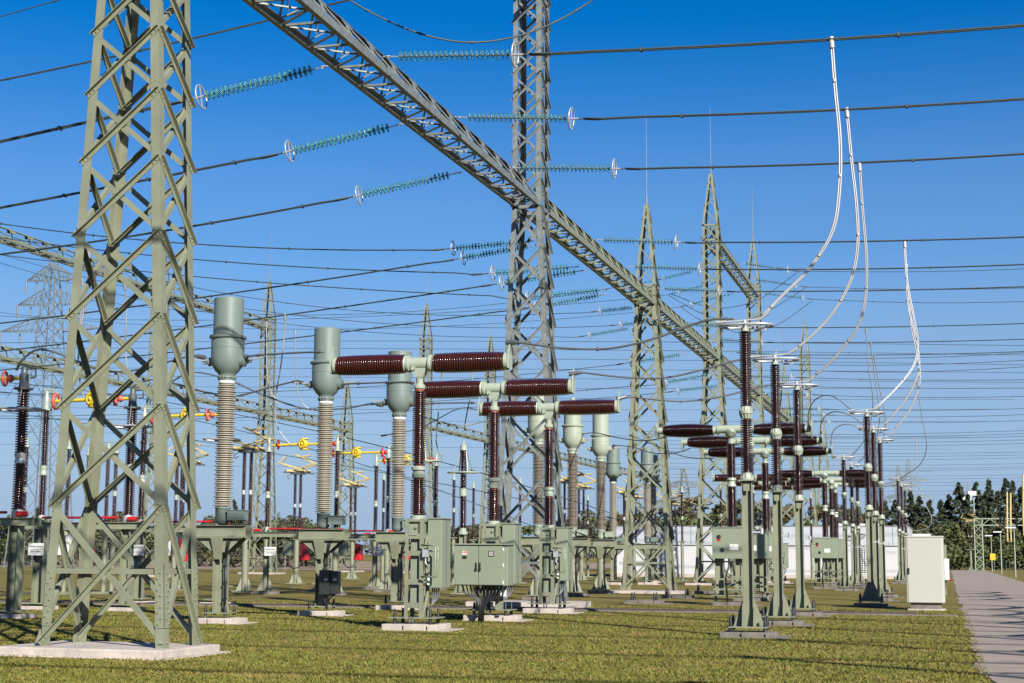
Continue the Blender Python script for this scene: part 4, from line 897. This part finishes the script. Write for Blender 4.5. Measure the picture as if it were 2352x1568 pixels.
px_cable('dropper', 'white dropper from the sixth conductor, lowest of its three', [(2086, 664), (2092, 740), (2108, 820), (2112, 880), (2090, 940), (2044, 1000)], 69, POSTS2[2].y, TUBE, .02, 'dropper', twin=.045, group=DG)
px_cable('dropper', 'thin white dropper hanging from the first of the three middle wires', [(1989, 758), (1996, 850), (2004, 905), (2004, 945), (1992, 1000), (1958, 1045)], 76.5, POSTS2[3].y, TUBE, .024, 'dropper', group=DG)
px_cable('dropper', 'thin white dropper hanging from the second of the three middle wires', [(2000, 790), (2010, 870), (2020, 940), (2019, 975), (2008, 1020), (1972, 1062)], 82, POSTS2[4].y, TUBE, .024, 'dropper', group=DG)
px_cable('dropper', 'thin white dropper hanging from the third of the three middle wires', [(2008, 820), (2020, 890), (2032, 950), (2032, 990), (2020, 1030), (1984, 1076)], 88, POSTS2[5].y, TUBE, .024, 'dropper', group=DG)
px_cable('dropper', 'white dropper hanging low toward the far road end', [(2106, 880), (2118, 960), (2127, 1010), (2126, 1040), (2110, 1070), (2070, 1096)], 97.5, POSTS2[6].y, TUBE, .024, 'dropper', group=DG)
px_cable('dropper', 'lowest white dropper beside the far road end, looping left', [(2104, 1010), (2106, 1090), (2122, 1150), (2140, 1190), (2130, 1212), (2100, 1218), (2078, 1205)], 118, 119, TUBE, .024, 'dropper', group=DG)
JG = 'grey jumper cables'
zt = 6.5
px_cable('jumper', 'sagging grey cable from the nearest T-breaker to the tallest post', [(1172, 786), (1200, 787), (1290, 799), (1400, 800), (1500, 778), (1590, 745), (1640, 733), (1690, 733)], BR[0].y, PO[0].y, JUMP, .022, 'jumper cable', twin=.03, group=JG)
px_cable('jumper', 'sagging grey cable from the middle T-breaker to the second post', [(1315, 858), (1340, 856), (1430, 866), (1520, 868), (1610, 850), (1690, 828), (1760, 817)], BR[1].y, PO[1].y, JUMP, .022, 'jumper cable', twin=.03, group=JG)
px_cable('jumper', 'sagging grey cable from the third T-breaker to the third post', [(1424, 914), (1445, 911), (1520, 919), (1580, 921), (1660, 910), (1740, 890), (1808, 877)], BR[2].y, PO[2].y, JUMP, .022, 'jumper cable', twin=.03, group=JG)
px_cable('jumper', 'straight grey cable from the first grey head to the nearest breaker arm', [(560, 819), (600, 815), (680, 810), (742, 808)], CT[0].y, BR[0].y, JUMP, .022, 'jumper cable', twin=.03, group=JG)
px_cable('jumper', 'straight grey cable from the second grey head to the middle breaker arm', [(780, 882), (830, 880), (890, 878), (950, 877)], CT[1].y, BR[1].y, JUMP, .022, 'jumper cable', twin=.03, group=JG)
px_cable('jumper', 'straight grey cable from the third grey head to the third breaker arm', [(942, 930), (1000, 926), (1050, 925), (1092, 925)], CT[2].y, BR[2].y, JUMP, .022, 'jumper cable', twin=.03, group=JG)
px_cable('jumper', 'grey cable from the first grey head leftward through the big tower', [(464, 820), (440, 817), (385, 831), (310, 850), (240, 852), (180, 830), (120, 807), (82, 804), (50, 828), (38, 850)], CT[0].y, 36.3, JUMP, .022, 'jumper cable', twin=.03, group=JG)
px_cable('jumper', 'grey cable from the second grey head left past the first one', [(690, 878), (670, 877), (600, 895), (540, 909), (470, 900), (400, 880), (345, 872), (300, 890)], CT[1].y, 41.9, JUMP, .022, 'jumper cable', twin=.03, group=JG)
px_cable('jumper', 'grey cable from the third grey head left past the second one', [(874, 930), (850, 927), (790, 938), (700, 938), (600, 905), (520, 870), (440, 855), (390, 880)], CT[2].y, 47.5, JUMP, .022, 'jumper cable', twin=.03, group=JG)
px_cable('jumper', 'sagging cable between hooped arrester and silver tower', [(962, 958), (985, 960), (1040, 975), (1080, 975), (1130, 962), (1180, 950), (1225, 935)], 56, 58, JUMP, .022, 'jumper cable', group=JG)
px_cable('jumper', 'cable rising over the pale hoop behind the middle breaker', [(880, 1000), (960, 985), (1000, 965), (1060, 937), (1120, 945), (1180, 945)], 62, 62, JUMP, .02, 'jumper cable', group=JG)
px_cable('jumper', 'cable from the domed pale head toward the barrel breaker', [(1340, 996), (1370, 994), (1420, 1005), (1480, 1012), (1530, 1003)], 63.5, 55, JUMP, .02, 'jumper cable', group=JG)
px_cable('jumper', 'cable from the flat-topped pale head toward the middle barrel breaker', [(1410, 1022), (1450, 1026), (1500, 1040), (1550, 1040), (1585, 1030)], 69, 60.8, JUMP, .02, 'jumper cable', group=JG)
px_cable('jumper', 'lower sagging cable left of the barrel breakers', [(1450, 1000), (1500, 1020), (1560, 1045), (1600, 1052), (1640, 1052)], 70, 67, JUMP, .02, 'jumper cable', group=JG)
px_cable('jumper_loop', 'uppermost dark loop slung under the short upper girder', [(1541, 674), (1615, 702), (1666, 707), (1745, 686), (1834, 623)], 98, 98.5, CABLE, .022, 'jumper cable', clamp=False, group='loops under the upper girder')
px_cable('jumper_loop', 'middle dark loop slung under the short upper girder', [(1536, 678), (1615, 721), (1690, 738), (1757, 718), (1853, 659)], 103.5, 104, CABLE, .022, 'jumper cable', clamp=False, group='loops under the upper girder')
px_cable('jumper_loop', 'lowest dark loop slung under the short upper girder', [(1565, 705), (1612, 736), (1700, 764), (1763, 754), (1807, 733), (1866, 690)], 109, 109.5, CABLE, .022, 'jumper cable', clamp=False, group='loops under the upper girder')
AG = 'arching jumpers'
px_cable('arch_jumper', 'largest pale arch jumper right of the third front post', [(1857, 972), (1857, 950), (1866, 925), (1885, 910), (1905, 908), (1925, 916), (1948, 935), (1962, 944)], 62, POSTS2[0].y, TUBE, .022, 'jumper cable', group=AG)
px_cable('arch_jumper', 'middle pale arch jumper behind the second post row', [(1886, 992), (1886, 975), (1895, 956), (1912, 946), (1932, 946), (1955, 955), (1974, 968), (1985, 978)], 66, POSTS2[1].y, TUBE, .022, 'jumper cable', group=AG)
px_cable('arch_jumper', 'lowest pale arch jumper behind the second post row', [(1910, 1018), (1910, 1000), (1918, 985), (1935, 975), (1955, 975), (1975, 984), (1995, 1000)], 70, POSTS2[2].y, TUBE, .022, 'jumper cable', group=AG)
# free white droppers left
LD = [('white dropper on the right side of the first grey-headed column', [(655, 726), (654, 760), (645, 840), (634, 905), (632, 955), (642, 990), (668, 1022)], 58.5),
      ('thin white dropper left of the second grey-headed column', [(612, 742), (612, 800), (613, 860), (618, 890), (640, 930)], 70),
      ('white dropper falling behind the second grey-headed column', [(678, 762), (678, 830), (682, 890), (694, 925), (720, 945)], 70),
      ('white dropper seen inside the big tower near its left leg', [(204, 580), (202, 640), (195, 690), (184, 770), (180, 830), (186, 890), (196, 920)], 45),
      ('second white dropper inside the big tower, parallel to the first', [(181, 612), (190, 660), (184, 740), (182, 800), (198, 850)], 50),
      ('white dropper inside the big tower right of its rear leg', [(286, 655), (290, 690), (289, 760), (287, 800), (296, 865)], 52),
      ('white dropper just inside the right leg of the big tower', [(378, 660), (382, 700), (380, 760), (378, 830)], 56),
      ('thin dropper right of the third breaker head, behind the pale hoop', [(1088, 815), (1082, 900), (1074, 940), (1066, 985)], 64),
      ('thin dropper left of the pale hoop', [(1017, 860), (1010, 920), (1004, 980), (1003, 1020), (1015, 1050)], 62)]
for lb, p, Y in LD: px_cable('dropper', lb, p, Y, Y + 1, TUBE, .028, 'dropper', group=DG)
# out of view to the right: same gantry, its droppers and posts shade the road
for i, Y in enumerate((4.2, 10, 15.7, 21.4, 27.2, YR[1], YR[2], YR[3], 57.5, 63.2, 69)):
    cable('dropper', 'white dropper beyond the road whose curved shadow lies on the asphalt', [(11.0, Y, 12.9), (12.2, Y, 11.2), (12.6, Y, 9.6), (11.2, Y, 8.1), (8.9, Y, 6.8)], TUBE, .07, 'dropper', twin=.26, group='droppers beyond the road')
    dup(p1, (8.6, Y, 0), 'post insulator beyond the road, outside the right edge')['group'] = 'posts beyond the road'
    if i < 5:
        o = MB()
        for dy in (-.1, .1): o.tube([(x, Y + dy, 13.1 - .35 * math.sin(math.pi * (x + 13) / 46)) for x in np.linspace(-12.8, 33, 30)], .04, 6)
        tag(o.build('overhead_wire', CABLE), 'thick conductor overhead near the camera, above the picture, shading the lawn', 'overhead wire', 'conductors above the picture')

# ------------------------------------------------------------------ building, cabinets, road furniture
bd = thing('white_building', 'long flat-roofed white building behind the switchgear on the right', 'building', (0, 0, 0))
yb = 124.0; xl, xr = atY(1405, 1300, yb).x, atY(2088, 1300, yb).x; hb = 4.0
m_ = MB(); m_.box(((xl + xr) / 2, yb + 6, 1.25), (xr - xl, 12, 2.5)); m_.build('wall', WALL, bd)
m_ = MB(); m_.box(((xl + xr) / 2, yb + 6, 3.25), (xr - xl + .12, 12.12, 1.5)); fo = m_.build('fascia', BAND, bd)
sm = MB(); x = xl + .2
while x < xr: sm.box((x, yb - .068, 3.25), (.035, .012, 1.46)); x += 3.1
sm.box(((xl + xr) / 2, yb - .068, 2.52), (xr - xl, .014, .05)); sm.build('panel_joints', GALV, fo)
MB().box(((xl + xr) / 2, yb + 6, 4.02), (xr - xl + .2, 12.2, .06)).build('roof', GALV, bd)
MB().box(((xl + xr) / 2, yb - .03, .12), (xr - xl, .05, .3)).build('plinth', CONC, bd)
xw0, xw1 = atY(1978, 1300, yb).x, atY(2030, 1300, yb).x
MB().box(((xw0 + xw1) / 2, yb - .02, 1.4), (xw1 - xw0 + .1, .06, 2.1)).build('window_frame', WHITE, bd)
wn = MB(); nx, nz = 9, 12
for i in range(nx):
    for j in range(nz): wn.box((xw0 + (i + .5) * (xw1 - xw0) / nx, yb - .055, .42 + (j + .5) * 2.0 / nz), ((xw1 - xw0) / nx * .66, .03, 2.0 / nz * .6))
wn.build('window', WINGL, bd)
q = atY(2018 * .756, 1312, yb); MB().box((q.x, yb - .03, .75), (.7, .05, .6)).build('vent', GALV, bd)
# side windows
MB().box((xr + .075, yb + 4, 2.9), (.03, 5.5, .8)).build('side_window', BAND, bd)
rv = MB(); 
for x in (xr - 5, xr - 3.6, xr - 2.2): rv.box((x, yb + 2, 4.14), (.6, .6, .2))
rv.build('roof_vents', WHITE, bd)
bc = thing('beige_cabinet', 'tall beige street cabinet on a concrete plinth beside the road edge', 'cabinet', (G(2128, 1401).x, G(2128, 1401).y, 0), R(-1.5))
m_ = MB(); m_.box((0, 0, 1.28), (1.18, .8, 2.1)); bevel(m_.build('body', BEIGE, bc), .03, 3)
bevel(MB().box((0, 0, 2.345), (1.22, .84, .05)).build('roof', BEIGE, bc), .01); MB().box((-.08, 0, 2.4), (.56, .4, .07)).build('vent_cap', WHITE, bc)
dd = bevel(MB().box((0, -.41, 1.28), (1.06, .02, 2.06)).build('door', BEIGE, bc), .008); bevel(MB().box((-.50, -.43, 1.25), (.05, .035, .2)).build('handle', BLACK, dd), .008)
MB().box((0, .02, .14), (.94, .66, .22)).build('plinth', CONCD, bc); MB().box((.02, 0, .025), (1.16, .9, .05)).build('base_slab', CONC, bc)
q = G(2172, 1368); sb = thing('small_cabinet', 'pale box on a post half hidden behind the beige street cabinet', 'cabinet', (q.x, q.y + 1.5, 0))
MB().box((0, 0, .6), (.1, .1, 1.2)).build('post', GREEN, sb); MB().box((.02, -.08, 1.15), (.34, .3, .95)).build('box', WHITE, sb); MB().box((-.02, .1, 1.75), (.24, .3, 1.0)).build('upper_box', GREEN, sb); MB().cyl((.22, -.1, .68), (.22, -.2, .68), .07, n=12).build('socket', RED, sb)
# empty footings in the lawn
for i, (px, py, lb) in enumerate(((1480, 1386, 'bare concrete footing with bolts left of the barrel breakers, nearest'), (1555, 1374, 'bare concrete footing with bolts, middle of the three in the grass'), (1625, 1363, 'bare concrete footing with bolts, farthest of the three in the grass'))):
    q = G(px, py)
    if i == 0:
        ftg = thing('bare_footing', lb, 'footing', (q.x, q.y, 0), 0, 'bare footings'); blocks(MB(), 1.3, .9, .12).build('blocks', CONCD, ftg); bolts(ftg, .4, .25, .1, .3)
    else: dup(ftg, q, lb)
# lamps along the road
def make_lamp(label, loc):
    t = thing('road_lamp', label, 'street lamp', loc, 0, 'lamps along the road')
    MB().cyl((0, 0, 0), (0, 0, 4.15), .06, .045, 10).build('pole', PALEG, t); h = MB(); h.box((-.28, 0, 4.22), (.85, .3, .13)); bevel(h.build('lamp_head', WHITE, t), .03); return t
lp = None
for px, py, lb in ((2333, 1326, 'white-headed lamp nearest the right edge of the road'), (2301, 1319, 'second white-headed lamp from the right edge'), (2279, 1313, 'third white-headed lamp from the right edge'), (2260, 1307, 'fourth white-headed lamp from the right edge'), (2248, 1303.5, 'fifth and farthest white-headed lamp along the road')):
    q = G(px, py)
    if lp is None: lp = make_lamp(lb, q)
    else: dup(lp, q, lb)
q = G(2284, 1314); ys = thing('yellow_sign', 'small yellow sign on a thin post between the road lamps', 'sign', q); MB().cyl((0, 0, 0), (0, 0, 1.5), .035, n=8).build('post', GALV, ys); MB().box((-.12, -.05, 1.75), (.6, .03, .75)).build('panel', YEL, ys)
# fence on the right of the road
fp = None
for i in range(11):
    Y = 92 + i * 14
    xf = 5.9 + .004 * Y
    if fp is None: fp = thing('fence_post', 'slim grey fence post right of the road, nearest to the picture edge', 'fence post', (xf, Y, 0), 0, 'fence posts right of the road'); MB().cyl((0, 0, 0), (0, 0, 1.35), .04, n=8).build('post', DKGR, fp)
    else: dup(fp, (xf, Y, 0), '%s slim fence post along the right of the road counted from the nearest' % ORD[i])
# white lattice gate frame with yellow arms at the far right
q0 = G(2244, 1309); gt = thing('lattice_portal', 'white lattice portal over the far lawn at the right edge', 'portal', (0, 0, 0)); Yp = 215.
a0 = atY(2241, 1300, Yp).x; a1 = a0 + 16; zt0 = atY(2241, 1191, Yp).z; zt1 = atY(2241, 1206, Yp).z
m_ = MB()
for xx in (a0, a0 + 1.0): m_.bar((xx, Yp, 0), (xx, Yp, zt0), .12)
for k in range(6): z = zt1 * k / 6; m_.bar((a0, Yp, z), (a0 + 1.0, Yp, z + zt1 / 6), .07); m_.bar((a0 + 1.0, Yp, z), (a0, Yp, z + zt1 / 6), .07)
m_.build('mast', PALEG, gt); m_ = MB()
for z in (zt0, zt1): m_.bar((a0, Yp, z), (a1, Yp, z), .12)
for k in range(16): m_.bar((a0 + k, Yp, zt1 if k % 2 else zt0), (a0 + k + 1, Yp, zt0 if k % 2 else zt1), .07)
m_.build('crossbeam', PALEG, gt)
for i, (px, y0, y1, lb) in enumerate(((2313, 1130, 1205, 'left of the two close yellow rods above the white portal'), (2321, 1132, 1205, 'right of the two close yellow rods above the white portal'), (2350, 1090, 1190, 'tall yellow rod cut by the right picture edge'))):
    a, b = atY(px, y1, Yp - 1), atY(px, y0, Yp - 1); rr = MB(); rr.cyl(a, b, .14, .12, 10); rr.cyl(a - V((0, 0, 2.2)), a, .1, n=10); tag(rr.build('yellow_rod', YELP), lb, 'contact rod', 'yellow rods on the portal')
pp = None
for px, py, lb in ((2310, 1302, 'slim dark post under the white portal, leftmost of three'), (2320, 1303, 'slim dark post under the white portal, middle of three'), (2337, 1305, 'slim dark post under the white portal, rightmost of three')):
    q = G(px, py)
    dup(sp, (q.x, q.y, 0), lb)['group'] = 'dark posts under the portal'
dup(pn, (atY(2230, 1290, 205).x, 205, 0), 'pantograph with spread yellow arms at the far end of the road')
q = atY(2242, 1200, 300); fl = None
for px, top, lb in ((2241, 1133, 'taller floodlight mast in front of the dark conifers'), (2229, 1143, 'shorter floodlight mast left of the taller one')):
    a = atY(px, 1283, 262); b = atY(px, top, 262); t = thing('floodlight_mast', lb, 'floodlight', (a.x, a.y, 0), 0, 'floodlight masts'); MB().cyl((0, 0, 0), (0, 0, b.z), .16, .1, 10).build('pole', PALEG, t); MB().box((-.2, -.2, b.z), (1.3, .6, .7)).build('lamp_head', WHITE, t)
# fence and poles at far left
ff = thing('mesh_fence', 'low wire mesh fence with grey posts before the stubble field', 'fence', (0, 0, 0)); m_ = MB(); xs = np.linspace(-108, -38, 22)
for x in xs: m_.cyl((x, 148 + .0 * x, 0), (x, 148, 2.1), .05, n=8)
m_.build('posts', GALV, ff); m_ = MB()
for z in np.linspace(.15, 2.0, 9): m_.bar((-108, 148, z), (-38, 148, z), .012)
m_.build('wires', DKGR, ff)

# ------------------------------------------------------------------ transmission pylons
def pylon(label, x, y, h, bw, arms, m, wdt=.12):
    t = thing('transmission_pylon', label, 'pylon', (x, y, 0), 0, 'transmission pylons'); b = MB()
    hw = lambda z: bw / 2 * (1 - z / h) ** .9 + .35 * (z / h) if z < h * .97 else .3
    zs = [0]; 
    while zs[-1] < h - 1: zs.append(min(h, zs[-1] + max(1.4, hw(zs[-1]) * 1.5)))
    sg = ((-1, -1), (1, -1), (1, 1), (-1, 1)); c = lambda i, z: V((sg[i][0] * hw(z), sg[i][1] * hw(z), z))
    for k in range(len(zs) - 1):
        for i in range(4):
            j = (i + 1) % 4; b.bar(c(i, zs[k]), c(i, zs[k + 1]), wdt * 1.3); b.bar(c(i, zs[k]), c(j, zs[k + 1]), wdt * .6); b.bar(c(j, zs[k]), c(i, zs[k + 1]), wdt * .6)
    b.build('mast', m, t)
    for z, w in arms:
        a = MB()
        for s_ in (-1, 1):
            tip = V((s_ * w, 0, z + .1)); 
            for yy in (-1, 1):
                p = V((s_ * hw(z), yy * hw(z), z)); q = V((s_ * hw(z + 1.6), yy * hw(z + 1.6), z + 1.6)); a.bar(p, tip, wdt); a.bar(q, tip, wdt)
                for k in range(1, 6): a.bar(p.lerp(tip, k / 6), q.lerp(tip, (k - .5) / 6), wdt * .5); a.bar(p.lerp(tip, k / 6), q.lerp(tip, (k + .5) / 6), wdt * .5)
            for f in (1., .6): a.cyl(tip * f + V((0, 0, z * (1 - f))), tip * f + V((0, 0, z * (1 - f) - 1.5)), .09, n=6)
        a.build('cross_arm', m, t)
    return t
q = atY(104, 1000, 150); pylon('big transmission pylon with wide arms behind the left tower', q.x, 150, atY(104, 590, 150).z, 5.2, ((atY(104, 700, 150).z, 4.2), (atY(104, 760, 150).z, 6.2), (atY(104, 645, 150).z, 3.2)), GALV, .085)
for px, top, Y, lb in ((2085, 1052, 620, 'far transmission pylon standing above the conifers near the road end'), (2062, 1068, 560, 'far A-shaped pylon left of the taller one near the road end'), (2222, 1110, 900, 'tiny pylon on the skyline right of the conifer gap'), (640, 1175, 900, 'tiny pylon low on the horizon right of the first grey-headed column'), (1010, 1180, 800, 'tiny pylon low on the horizon right of the nearest breaker'), (1570, 1070, 420, 'small far pylon between the two right-hand spired towers')):
    q = atY(px, top, Y); pylon(lb, q.x, Y, q.z, 6, ((q.z * .62, 9), (q.z * .78, 7)), GALV, .22)

# ------------------------------------------------------------------ trees
def tree(label, x, y, h, w, kind, name, fol, n=900, base=.0, cat='tree', trunk=True, leaf=.42):
    t = thing(name, label, cat, (x, y, 0), random.uniform(0, 6), 'trees around the yard')
    vs = []; fs = []
    pts = []
    if kind == 'conifer':
        nb = int(h * 5.2)
        for b in range(nb):
            f = (b + random.random()) / nb; z = h * (.06 + .93 * f); rad = w * (1 - f) ** .8 * random.uniform(.6, 1.1) + .12; a = random.uniform(0, 6.283)
            k = max(3, int(n / nb))
            for _ in range(k):
                s_ = random.random() ** .6; rr = rad * s_; aa = a + random.gauss(0, .22)
                pts.append((rr * math.cos(aa), rr * math.sin(aa), z - rr * .28 + random.gauss(0, .12), leaf * (.7 + .6 * random.random())))
    else:
        cl = []
        for c in range(13 if kind == 'round' else 10):
            a = random.uniform(0, 6.283); rr = w * random.uniform(.1, .72); zz = h * random.uniform(.32 if kind == 'round' else .15, .86); cl.append((rr * math.cos(a), rr * math.sin(a), zz, w * random.uniform(.28, .48) * (1.15 - .45 * zz / h)))
        for _ in range(n):
            c = random.choice(cl); d = V((random.gauss(0, 1), random.gauss(0, 1), random.gauss(0, 1))).normalized(); r_ = c[3] * random.random() ** .35
            pts.append((c[0] + d.x * r_, c[1] + d.y * r_, max(.15, c[2] + d.z * r_ * .85), leaf * (.6 + .7 * random.random())))
    for px, py, pz, s_ in pts:
        d1 = V((random.gauss(0, 1), random.gauss(0, 1), random.gauss(0, .6))).normalized(); d2 = d1.cross(V((random.gauss(0, 1), random.gauss(0, 1), random.gauss(0, 1)))).normalized(); p = V((px, py, pz)); o = len(vs)
        vs += [p - d1 * s_, p + d2 * s_ * .45, p + d1 * s_, p - d2 * s_ * .45]; fs.append((o, o + 1, o + 2, o + 3))
    c = MB(); c.add(vs, fs); c.build('crown', fol, t)
    if trunk: MB().cyl((0, 0, 0), (0, 0, h * .8), max(.12, h * .018), .04, 8).build('trunk', BARK, t)
    return t
random.seed(21)
CON = [(2012, 1150, 250), (2032, 1152, 262), (2058, 1148, 255), (2090, 1128, 270), (2112, 1140, 260), (2135, 1150, 250), (2160, 1150, 255), (2180, 1137, 265), (2203, 1108, 262), (2222, 1135, 256), (2242, 1107, 268), (2262, 1130, 258), (2271, 1102, 270), (2292, 1128, 262), (2310, 1098, 266), (2326, 1104, 262), (2345, 1118, 268), (2370, 1110, 262)]
for i, (px, top, Y) in enumerate(CON):
    q = atY(px, top, Y); tree('%s dark conifer from the left in the row behind the road end' % ORD[i], q.x, Y, q.z, 3.0 + .7 * (i % 3), 'conifer', 'conifer_tree', FOL[0], 3200, leaf=.33)
BU = [(2010, 1225, 215), (2035, 1220, 212), (2062, 1225, 214), (2090, 1205, 222), (2118, 1200, 224), (2146, 1205, 222), (2172, 1196, 226), (2198, 1190, 228), (2226, 1195, 232), (2252, 1160, 240), (2280, 1195, 236), (2305, 1190, 238), (2330, 1195, 236), (2356, 1190, 236)]
for i, (px, top, Y) in enumerate(BU):
    q = atY(px, top, Y); tree('%s rounded green bush from the left below the conifers' % ORD[i], q.x, Y, q.z, 2.9, 'bush', 'bush', FOL[1 if i % 4 else 2], 1900, trunk=False, cat='bush', leaf=.27)
    tree('%s small hedge bush from the left at the road end' % ORD[i], q.x + .8, Y - 7, q.z * .52, 2.4, 'bush', 'hedge_bush', FOL[1], 600, trunk=False, cat='bush', leaf=.3)
LT = [(18, 1195, 1), (52, 1170, 3), (85, 1165, 0), (118, 1185, 1), (150, 1200, 3), (225, 1195, 1), (262, 1190, 3), (285, 1160, 3), (330, 1205, 1), (470, 1190, 1), (505, 1178, 3), (538, 1150, 0), (560, 1172, 1), (590, 1190, 3), (640, 1185, 1), (668, 1170, 3), (700, 1178, 1), (735, 1200, 1), (765, 1215, 3), (1000, 1215, 1), (1030, 1222, 1), (1055, 1205, 2), (1085, 1198, 3), (1110, 1215, 1), (1135, 1210, 0), (1180, 1195, 1), (1290, 1180, 1), (1330, 1170, 3), (1380, 1165, 1), (1425, 1155, 2), (1470, 1160, 1), (1545, 1140, 3), (1585, 1120, 2), (1600, 1135, 1), (1650, 1125, 2), (1700, 1135, 1), (1745, 1140, 3), (1800, 1145, 2), (1850, 1140, 1), (1905, 1150, 2), (1950, 1145, 3), (1985, 1155, 1)]
for i, (px, top, f) in enumerate(LT):
    Y = 178 + 14 * (i % 3) if px < 1200 else 165 + 12 * (i % 3)
    q = atY(px, top, Y); nm = ('dark conifer', 'green leafy tree', 'yellowish autumn tree', 'thin grey-green tree')[f]
    reg = 'left of the first grey-headed column' if px < 500 else 'behind the grey-headed columns' if px < 800 else 'behind the T-shaped breakers' if px < 1300 else 'behind the white building'
    same = [k for k, (a, _, g) in enumerate(LT) if g == f and ((a < 500) + (a < 800) + (a < 1300)) == ((px < 500) + (px < 800) + (px < 1300))]
    tree('%s %s from the left %s' % (ORD[same.index(i)], nm, reg), q.x, Y, q.z, (2.6 if f == 0 else 3.0), 'conifer' if f == 0 else 'round', 'conifer_tree' if f == 0 else 'leafy_tree', FOL[f], 2200 if f == 0 else 2000, leaf=.26)
    if px < 1300:
        tree('%s low hedge shrub from the left %s' % (ORD[[k for k, (a, _, g) in enumerate(LT) if ((a < 500) + (a < 800) + (a < 1300)) == ((px < 500) + (px < 800) + (px < 1300))].index(i)], reg), q.x + 1.5, Y - 8, q.z * .5, 2.6, 'bush', 'hedge_shrub', FOL[1 if i % 3 else 3], 900, trunk=False, cat='shrub', leaf=.24)
# distant wooded horizon
fw = MB(); vs = []; fs = []
for k in range(9000):
    x = random.uniform(-900, 500); y = random.uniform(820, 900); hmx = 9 + 4 * math.sin(x * .013) + 3 * math.sin(x * .047); z = random.random() ** .7 * hmx; s_ = random.uniform(1.2, 2.6)
    d1 = V((random.gauss(0, 1), random.gauss(0, .5), random.gauss(0, .6))).normalized(); d2 = d1.cross(V((random.gauss(0, 1), random.gauss(0, 1), random.gauss(0, 1)))).normalized(); p = V((x, y, z)); o = len(vs); vs += [p - d1 * s_, p + d2 * s_ * .6, p + d1 * s_, p - d2 * s_ * .6]; fs.append((o, o + 1, o + 2, o + 3))
fw.add(vs, fs); o = fw.build('distant_woods', FOL[3]); o['kind'] = 'stuff'; tag(o, 'low far-off wooded horizon behind the yard', 'woods')
